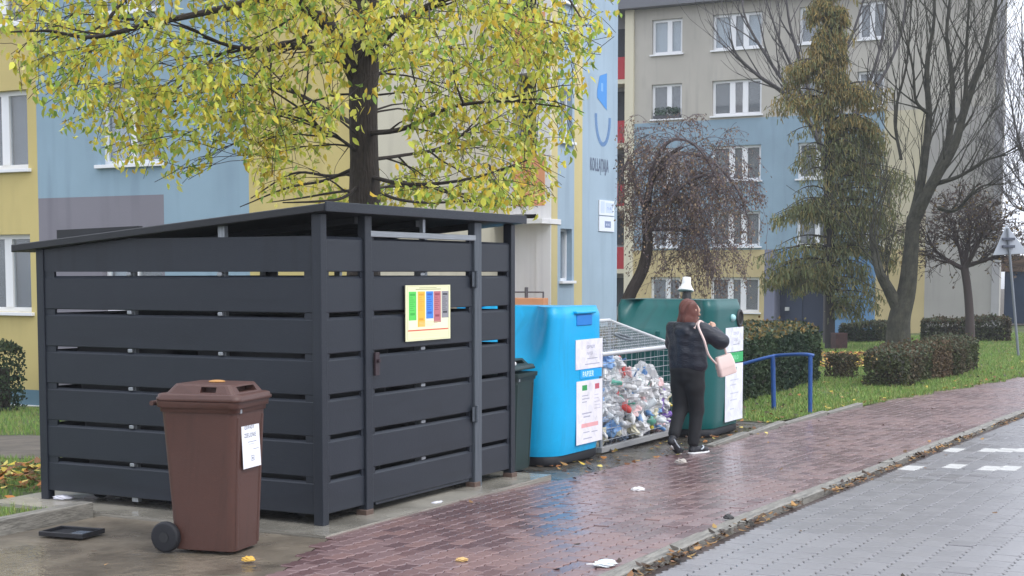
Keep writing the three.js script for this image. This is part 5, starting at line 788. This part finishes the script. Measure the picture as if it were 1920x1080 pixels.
// the tall conifer before the far block
{
  rnd = mulberry(303);
  const D = 47, base = at(1556, 640, D); base.y = H0(base.x, base.z); const o = thing('conifer', 'tall feathery olive conifer with soft separate boughs in front of the far block', 'tree', base), L = (u, v, dz = 0) => at(u, v, D + dz).sub(base), out = [], ls = [];
  const top = L(1558, -90), tk = smooth([V(0, -0.1, 0), L(1556, 480), L(1553, 300), L(1556, 120), top], [0.17, 0.14, 0.12, 0.08, 0.03], 24); mesh('trunk', pathTube(tk[0], tk[1], 9), std(0.035, 0.032, 0.034, 0.9), o);
  const bough = (y, a, R, dens) => {
    const k = clamp(y / top.y, 0, 1), c = tk[0][Math.min(tk[0].length - 1, Math.round(k * (tk[0].length - 1)))], pts = [], m = 7, sag = rr(0.5, 1.1);
    for (let j = 0; j <= m; j++) { const q = j / m; pts.push(V(c.x + Math.cos(a) * R * q, y + 0.25 * Math.sin(q * 3) * (0.4 + k) - 0.35 * sag * q * q * (1 - k * 0.6) * R * 0.6, c.z + Math.sin(a) * R * q)); }
    out.push(pathTube(pts, pts.map((_, j) => lerp(0.032, 0.006, j / m)), 4));
    for (let j = 1; j <= m; j++) for (let h = 0; h < dens; h++) { const p = pts[j].clone().lerp(pts[j - 1], rnd()), side = rr(-1, 1) * 0.32 * (1.15 - j / m * 0.5); p.add(V(-Math.sin(a) * side + rr(-0.07, 0.07), rr(-0.3, 0.06), Math.cos(a) * side + rr(-0.07, 0.07))); ls.push([p, new THREE.Euler(rr(-0.9, 0.9) + Math.PI, rr(0, 6.3), rr(-0.7, 0.7)), V(0.029, rr(0.1, 0.24), 0.029), jit(k > 0.55 && rnd() < 0.5 ? col(0.38, 0.3, 0.12) : rnd() < 0.3 ? col(0.32, 0.28, 0.12) : col(0.23, 0.25, 0.12), 0.3)]); }
  };
  for (let y = 2.0; y < top.y; y += 0.5) { const k = y / top.y; for (let i = 0; i < 3; i++) bough(y + rr(-0.2, 0.2), rr(0, 6.3), lerp(2.2, 0.7, k) * rr(0.5, 1), 9); }
  for (const [u, v, n, d] of [[1522, 30, 6, 30], [1598, 50, 5, 30], [1520, 95, 6, 30], [1600, 100, 5, 30], [1478, 150, 7, 34], [1604, 165, 6, 34], [1444, 205, 4, 26], [1650, 190, 5, 28], [1695, 200, 4, 26], [1500, 215, 4, 26], [1655, 250, 6, 34], [1690, 262, 4, 28], [1480, 305, 2, 18], [1685, 300, 5, 30], [1650, 320, 5, 30], [1740, 345, 4, 30], [1690, 365, 4, 28], [1455, 400, 4, 28], [1500, 405, 3, 24], [1695, 405, 5, 30], [1640, 420, 4, 26], [1735, 450, 4, 26], [1700, 480, 5, 32], [1415, 490, 4, 28], [1430, 515, 6, 40], [1480, 525, 6, 40], [1650, 520, 4, 28], [1655, 560, 3, 24], [1625, 590, 3, 22]]) {
    const e = L(u, v), R = Math.abs(e.x); for (let q = 0; q < n; q++) bough(e.y + R * 0.1 + rr(-0.25, 0.3), (e.x < 0 ? Math.PI : 0) + rr(-0.5, 0.5), R * rr(0.75, 1.08), Math.round(d * (0.6 + R * 0.18)));
  }
  mesh('boughs', merge(out), std(0.05, 0.043, 0.04, 0.9), o);
  const sprig = new THREE.BufferGeometry(); sprig.setAttribute('position', new THREE.Float32BufferAttribute([-0.5, 0, 0, 0.5, 0, 0, 0.35, 1, 0.2, -0.35, 1, 0.2, 0, 0, -0.5, 0, 0, 0.5, 0.1, 1, 0.35, 0.1, 1, -0.35], 3)); sprig.setIndex([0, 1, 2, 0, 2, 3, 4, 5, 6, 4, 6, 7]); sprig.computeVertexNormals();
  scatter('crown', sprig, leafMat(0.3), ls, o); console.log('conifer', ls.length);
}
// bare trees: long limbs that fan upwards
function bareTree(name, label, D, base2, trunkPts, trunkR, arms, mat, o2, seed) {
  rnd = mulberry(seed); const base = at(base2[0], base2[1], D); base.y = H0(base.x, base.z); const o = thing(name, label, 'tree', base), L = ([u, v, dz = 0]) => at(u, v, D + dz).sub(base), out = [], tips = [];
  const tk = smooth([V(0, -0.1, 0), ...trunkPts.map(L)], trunkR, trunkPts.length * 5); mesh('trunk', pathTube(tk[0], tk[1], 10), mat, o);
  for (const [a, r] of arms) { const [P0, R] = smooth(a.map(L), r, a.length * 5); out.push(pathTube(P0, R, 7)); for (let i = 3; i < P0.length; i += o2.every || 2) { const d = P0[Math.min(i + 1, P0.length - 1)].clone().sub(P0[i - 1]).normalize().add(V(rr(-1, 1), rr(-0.4, 0.8), rr(-1, 1)).multiplyScalar(0.7)); grow(out, tips, P0[i], d, rr(o2.len[0], o2.len[1]), Math.min(R[i] * 0.6, 0.03), o2.depth, o2); } }
  mesh('branches', merge(out), mat, o); return [o, tips, base];
}
const up = { wild: 0.13, droop: 0.06, taper: 0.75, min: 0.007, forks: 3, from: 0.3, spread: 0.55, leafFrom: -1, len: [1.0, 1.9], depth: 2 };
bareTree('bare_tree', 'bare many limbed tree with a thick mossy forked trunk before the grey end wall', 44, [1684, 645], [[1686, 600], [1700, 545], [1708, 470], [1712, 410]], [0.4, 0.33, 0.27, 0.22, 0.19], [
  [[[1690, 590], [1668, 545], [1652, 515], [1640, 470, 0.5], [1632, 430, 0.6]], [0.22, 0.18, 0.15, 0.12, 0.05]],
  [[[1712, 420], [1722, 370], [1735, 290], [1742, 220], [1738, 130], [1752, 30], [1748, -80]], [0.2, 0.15, 0.12, 0.1, 0.07, 0.045, 0.02]],
  [[[1712, 415], [1745, 350, -0.3], [1790, 270, -0.5], [1805, 220, -0.5], [1835, 130, -0.7], [1862, 30, -0.8], [1880, -60, -0.8]], [0.22, 0.17, 0.14, 0.11, 0.075, 0.05, 0.02]],
  [[[1745, 350, -0.3], [1780, 255, 0.2], [1785, 150, 0.4], [1775, 60, 0.6], [1790, -60, 0.6]], [0.13, 0.1, 0.075, 0.05, 0.02]],
  [[[1790, 270, -0.5], [1810, 180, 0], [1812, 90, 0.3], [1820, -40, 0.4]], [0.1, 0.07, 0.045, 0.02]],
  [[[1742, 215], [1718, 190, -0.5], [1712, 130, -0.8], [1690, 40, -1]], [0.06, 0.045, 0.035, 0.015]],
  [[[1755, 345, -0.2], [1800, 330, -0.8], [1850, 300, -1.3], [1890, 290, -1.6]], [0.08, 0.055, 0.035, 0.015]],
  [[[1760, 390, -0.2], [1790, 395, -0.6], [1840, 350, -1], [1885, 345, -1.2]], [0.07, 0.05, 0.03, 0.015]],
  [[[1690, 300, 0.6], [1678, 220, 0.8], [1700, 120, 1], [1710, 0, 1]], [0.05, 0.045, 0.035, 0.015]]], M.barkGreen, up, 404);
bareTree('bare_tree', 'slim bare tree with long upswept limbs behind the conifer', 52, [1553, 650], [[1553, 560], [1552, 400], [1551, 260]], [0.2, 0.17, 0.15, 0.12], [
  [[[1551, 300], [1515, 225], [1470, 175], [1420, 140], [1380, 100], [1365, 60]], [0.11, 0.1, 0.08, 0.06, 0.04, 0.015]], [[[1530, 250], [1480, 170, 0.5], [1440, 110, 0.7], [1400, 40, 0.9], [1385, -30, 1]], [0.08, 0.07, 0.055, 0.04, 0.015]],
  [[[1520, 235], [1490, 140, -0.5], [1460, 70, -0.7], [1430, -20, -0.8]], [0.07, 0.055, 0.04, 0.015]], [[[1540, 260], [1505, 130], [1480, 40], [1470, -60]], [0.08, 0.06, 0.045, 0.02]], [[[1551, 270], [1560, 150], [1600, 60], [1630, -40]], [0.1, 0.08, 0.05, 0.02]], [[[1552, 300], [1610, 200], [1650, 90], [1668, -40]], [0.09, 0.07, 0.05, 0.02]], [[[1552, 280], [1640, 170, 0.5], [1690, 60, 0.7], [1700, -60, 0.8]], [0.08, 0.06, 0.045, 0.02]]], M.barkGrey, { ...up, depth: 1, len: [1.2, 2.2] }, 505);
bareTree('bare_tree', 'thin bare tree against the white sky at the right edge', 56, [1985, 660], [[1985, 560], [1975, 450], [1968, 380]], [0.2, 0.17, 0.14, 0.11], [
  [[[1970, 400], [1930, 320], [1905, 240], [1893, 180], [1885, 150]], [0.09, 0.06, 0.04, 0.025, 0.012]], [[[1972, 420], [1935, 370, 0.4], [1905, 330, 0.6], [1882, 300, 0.8]], [0.07, 0.05, 0.03, 0.012]], [[[1968, 380], [1940, 250], [1920, 130], [1915, 20]], [0.08, 0.06, 0.04, 0.015]], [[[1970, 430], [1930, 400, -0.5], [1900, 385, -0.7], [1885, 360, -0.8]], [0.06, 0.04, 0.025, 0.01]], [[[1968, 380], [1980, 250], [2000, 100]], [0.08, 0.05, 0.02]]], M.barkGrey, { ...up, depth: 2, len: [0.8, 1.5], forks: 4, spread: 0.8, every: 1, min: 0.006 }, 606);
{
  const [o, tips] = bareTree('round_tree', 'small round headed tree with a dense twiggy brown crown beside the grey end wall', 45, [1820, 652], [[1818, 590], [1814, 540], [1808, 500]], [0.15, 0.13, 0.12, 0.12], [
    [[[1808, 505], [1780, 490, 0.2], [1755, 470, 0.3], [1738, 440, 0.3]], [0.08, 0.06, 0.04, 0.015]], [[[1808, 500], [1840, 490, -0.2], [1870, 480, -0.3], [1898, 470, -0.3]], [0.08, 0.06, 0.04, 0.015]], [[[1808, 505], [1800, 470, 0.5], [1790, 440, 0.8], [1782, 415, 1]], [0.08, 0.06, 0.035, 0.012]], [[[1808, 505], [1830, 465, -0.5], [1845, 435, -0.8], [1858, 415, -1]], [0.08, 0.06, 0.035, 0.012]], [[[1808, 500], [1815, 460], [1820, 430], [1822, 405]], [0.08, 0.06, 0.03, 0.012]]], std(0.06, 0.045, 0.042, 0.9), { wild: 0.3, droop: -0.03, taper: 0.7, min: 0.006, forks: 4, from: 0.2, spread: 1.1, leafFrom: 1, len: [0.5, 0.9], depth: 2, every: 1 }, 707);
  const ls = []; for (const [q] of tips) if (rnd() < 0.3) ls.push([q, anyTurn(), rr(0.07, 0.12), jit(rnd() < 0.2 ? col(0.2, 0.14, 0.05) : col(0.12, 0.09, 0.075), 0.3)]); scatter('crown', leafGeo, leafMat(0.3), ls, o);
}
// clipped hedges: twigs inside, leaves over the surface
function hedge(label, a, b, h, w, cols, n, size, seed, group) {
  rnd = mulberry(seed); const A = a, B = b, d = B.clone().sub(A), len = Math.hypot(d.x, d.z), o = thing('hedge', label, 'hedge', A.clone(), Math.atan2(-d.z, d.x), group), drop = d.y / len;
  const core = []; for (let i = 0; i < Math.round(len * 10); i++) { const x = rr(0.05, len - 0.05), z = rr(-w / 2.3, w / 2.3); core.push(cyl(V(x, drop * x - 0.05, z * 0.6), V(x + rr(-0.1, 0.1), drop * x + h * rr(0.7, 0.97), z), 0.008, 0.004, 4)); }
  core.push(rbox(0.2, len - 0.2, 0.1, h * 0.66, -w / 2 + 0.15, w / 2 - 0.15, 0.05, 2));
  mesh('stems', merge(core), std(0.03, 0.026, 0.02, 0.95), o);
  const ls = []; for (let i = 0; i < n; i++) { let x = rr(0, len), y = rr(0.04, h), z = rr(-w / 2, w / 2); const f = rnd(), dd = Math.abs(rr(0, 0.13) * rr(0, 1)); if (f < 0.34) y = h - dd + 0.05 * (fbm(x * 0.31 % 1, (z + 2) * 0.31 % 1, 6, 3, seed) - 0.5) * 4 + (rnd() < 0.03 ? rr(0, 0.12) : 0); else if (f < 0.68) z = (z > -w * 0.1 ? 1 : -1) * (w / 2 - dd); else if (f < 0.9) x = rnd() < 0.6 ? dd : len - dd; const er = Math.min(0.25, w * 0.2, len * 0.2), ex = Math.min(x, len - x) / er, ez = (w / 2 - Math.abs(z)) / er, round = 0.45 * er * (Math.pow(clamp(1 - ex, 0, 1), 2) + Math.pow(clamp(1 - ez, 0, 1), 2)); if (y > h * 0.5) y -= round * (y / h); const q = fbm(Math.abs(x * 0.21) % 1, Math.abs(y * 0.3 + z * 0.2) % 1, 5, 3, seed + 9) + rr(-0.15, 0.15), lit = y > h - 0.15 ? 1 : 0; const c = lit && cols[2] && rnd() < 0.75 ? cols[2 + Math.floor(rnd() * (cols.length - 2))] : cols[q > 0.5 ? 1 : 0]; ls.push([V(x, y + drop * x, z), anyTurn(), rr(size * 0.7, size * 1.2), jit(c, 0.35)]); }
  scatter('foliage', leafGeo, leafMat(0.2), ls, o);
}
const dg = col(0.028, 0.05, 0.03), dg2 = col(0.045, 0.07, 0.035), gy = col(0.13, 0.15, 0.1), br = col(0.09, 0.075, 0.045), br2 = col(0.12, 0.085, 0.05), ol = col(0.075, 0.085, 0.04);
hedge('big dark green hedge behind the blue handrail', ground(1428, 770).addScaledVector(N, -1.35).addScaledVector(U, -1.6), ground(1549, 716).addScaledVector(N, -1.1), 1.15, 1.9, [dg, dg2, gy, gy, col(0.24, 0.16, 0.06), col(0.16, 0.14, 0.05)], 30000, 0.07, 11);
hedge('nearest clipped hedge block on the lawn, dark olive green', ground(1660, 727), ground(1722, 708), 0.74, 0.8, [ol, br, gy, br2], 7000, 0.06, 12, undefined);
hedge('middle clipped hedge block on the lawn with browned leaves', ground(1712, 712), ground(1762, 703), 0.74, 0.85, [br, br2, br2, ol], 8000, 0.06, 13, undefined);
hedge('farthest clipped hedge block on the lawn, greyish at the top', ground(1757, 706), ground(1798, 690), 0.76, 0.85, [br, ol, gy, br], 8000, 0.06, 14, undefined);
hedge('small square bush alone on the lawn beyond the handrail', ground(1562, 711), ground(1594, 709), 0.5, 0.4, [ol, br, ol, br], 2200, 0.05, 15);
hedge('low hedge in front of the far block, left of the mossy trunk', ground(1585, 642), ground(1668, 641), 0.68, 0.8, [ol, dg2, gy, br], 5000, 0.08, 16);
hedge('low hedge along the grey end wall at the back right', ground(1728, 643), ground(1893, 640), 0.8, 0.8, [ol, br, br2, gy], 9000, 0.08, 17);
hedge('dark green bush at the left edge beside the yellow wall', S(10.7, -16.0), S(10.9, -14.75), 1.25, 1.2, [dg, dg2, dg2, ol], 7000, 0.07, 18);
// a spindly shoot with two leaves sticking out beside the shed
// grass
{
  rnd = mulberry(808); const g1 = [], g2 = [], green = () => jit([col(0.2, 0.33, 0.08), col(0.25, 0.37, 0.1), col(0.15, 0.26, 0.06), col(0.34, 0.36, 0.13)][Math.floor(rnd() * 4)], 0.3);
  for (let i = 0; i < 16000; i++) { const s = rr(-3.5, 2.75), t = -2.04 - Math.pow(rnd(), 1.3) * 7, p = S(s, t, -0.012); if (PX + F * p.x / -p.z < -40) continue; if (s > -0.35 && t > -3.0) continue; if (s > 1.0 && s < 2.2 && rnd() < 0.75) continue; g1.push([p, new THREE.Euler(0, rr(0, 6.3), 0), V(0.05, rr(0.03, 0.075), 0.05), green()]); }
  for (let i = 0; i < 9000; i++) { const s = rr(5.8, 12.2), t = -rr(6, 18), p = S(s, t, -0.012), u = PX + F * p.x / -p.z; if (u < -40 || u > 110) continue; g1.push([p, new THREE.Euler(0, rr(0, 6.3), 0), V(0.07, rr(0.04, 0.1), 0.07), green()]); }
  tag(scatter('grass', bladeGeo, leafMat(0.35), g1), 'short wet grass left of the shed', 'grass');
  for (let i = 0; i < 60000; i++) { const s = 10.3 + Math.pow(rnd(), 1.2) * 38, t = lawnEdge(s) - Math.pow(rnd(), 1.2) * 11, p = S(s, t, -0.004), u = PX + F * p.x / -p.z; if (u < 1400 || u > 1960) continue; g2.push([p, new THREE.Euler(0, rr(0, 6.3), 0), V(0.1, rr(0.03, 0.05 + 0.09 * fbm(Math.abs(s * 0.09) % 1, Math.abs(t * 0.09) % 1, 8, 2, 77)), 0.1), green()]); }
  tag(scatter('grass', bladeGeo, leafMat(0.35), g2), 'bright green grass along the pavement around the hedge blocks', 'grass');
}
// fallen leaves
{
  rnd = mulberry(909); const A = [], C = [], flat = () => new THREE.Euler(Math.PI / 2 + rr(-0.45, 0.45), rr(-0.4, 0.4), rr(0, 6.3)), yl = () => jit([col(0.5, 0.38, 0.06), col(0.42, 0.17, 0.05), col(0.3, 0.13, 0.05), col(0.55, 0.45, 0.13), col(0.2, 0.1, 0.05)][Math.floor(rnd() * 5)], 0.3), dull = () => jit([col(0.12, 0.075, 0.045), col(0.2, 0.11, 0.055), col(0.07, 0.05, 0.04), col(0.33, 0.2, 0.08), col(0.06, 0.05, 0.042)][Math.floor(rnd() * 5)], 0.3);
  for (let i = 0; i < 420; i++) { const s = rr(0.35, 2.0), t = -2.95 - Math.pow(rnd(), 1.2) * 2.2; A.push([S(s, t, 0.012 + rr(0, 0.03)), flat(), rr(0.07, 0.13), yl()]); }
  for (let i = 0; i < 60; i++) A.push([S(rr(-3, 3), rr(-6, -2.1), 0.012), flat(), rr(0.06, 0.11), yl()]);
  tag(scatter('fallen_leaves', leafGeo, leafMat(0.1), A), 'yellow and orange fallen leaves heaped on the grass left of the shed', 'leaves');
  for (let i = 0; i < 1700; i++) { const s = -3.5 + Math.pow(rnd(), 1.15) * 28, pile = fbm(((s * 0.13) % 1 + 1) % 1, 0.5, 12, 2, 15); if (pile < 0.42 + rr(-0.1, 0.1)) continue; C.push([S(s, 2.6 + rr(-0.06, 0.06) + (rnd() < 0.05 ? rr(-0.2, 0.2) : 0), 0.004 + rr(0, 0.022)), flat(), rr(0.03, 0.075), dull()]); }
  tag(scatter('fallen_leaves', leafGeo, leafMat(0.1), C), 'brown rotting leaves and grit filling the gutter along the kerb', 'leaves');
  const B = []; for (let i = 0; i < 230; i++) { const s = rr(3.2, 13.5), t = s > 9 ? lawnEdge(s) + rr(-0.9, 0.1) : rr(-0.3, 0.45); B.push([S(s, t, 0.006 + rr(0, 0.012)), flat(), rr(0.04, 0.09), rnd() < 0.4 ? yl() : dull()]); }
  for (let i = 0; i < 420; i++) { const s = rr(10.5, 34), t = lawnEdge(s) - Math.pow(rnd(), 2) * 6; B.push([S(s, t, 0.04), flat(), rr(0.05, 0.11), rnd() < 0.5 ? yl() : dull()]); }
  for (let i = 0; i < 900; i++) { const p = ground(rr(1535, 1645), rr(664, 692)); p.y += 0.07; B.push([p, flat(), rr(0.08, 0.16), rnd() < 0.7 ? yl() : dull()]); }
  tag(scatter('fallen_leaves', leafGeo, leafMat(0.1), B), 'scattered yellow brown leaves around the containers and hedges', 'leaves');
  const E = []; for (let i = 0; i < 90; i++) { const s = rr(-3, 14), t = rr(-1, 5); E.push([S(s, t, 0.008), flat(), rr(0.025, 0.06), dull()]); } tag(scatter('fallen_leaves', leafGeo, leafMat(0.1), E), 'single dull leaves and crumbs strewn over the paving', 'leaves');
}
renderer.render(scene, camera);
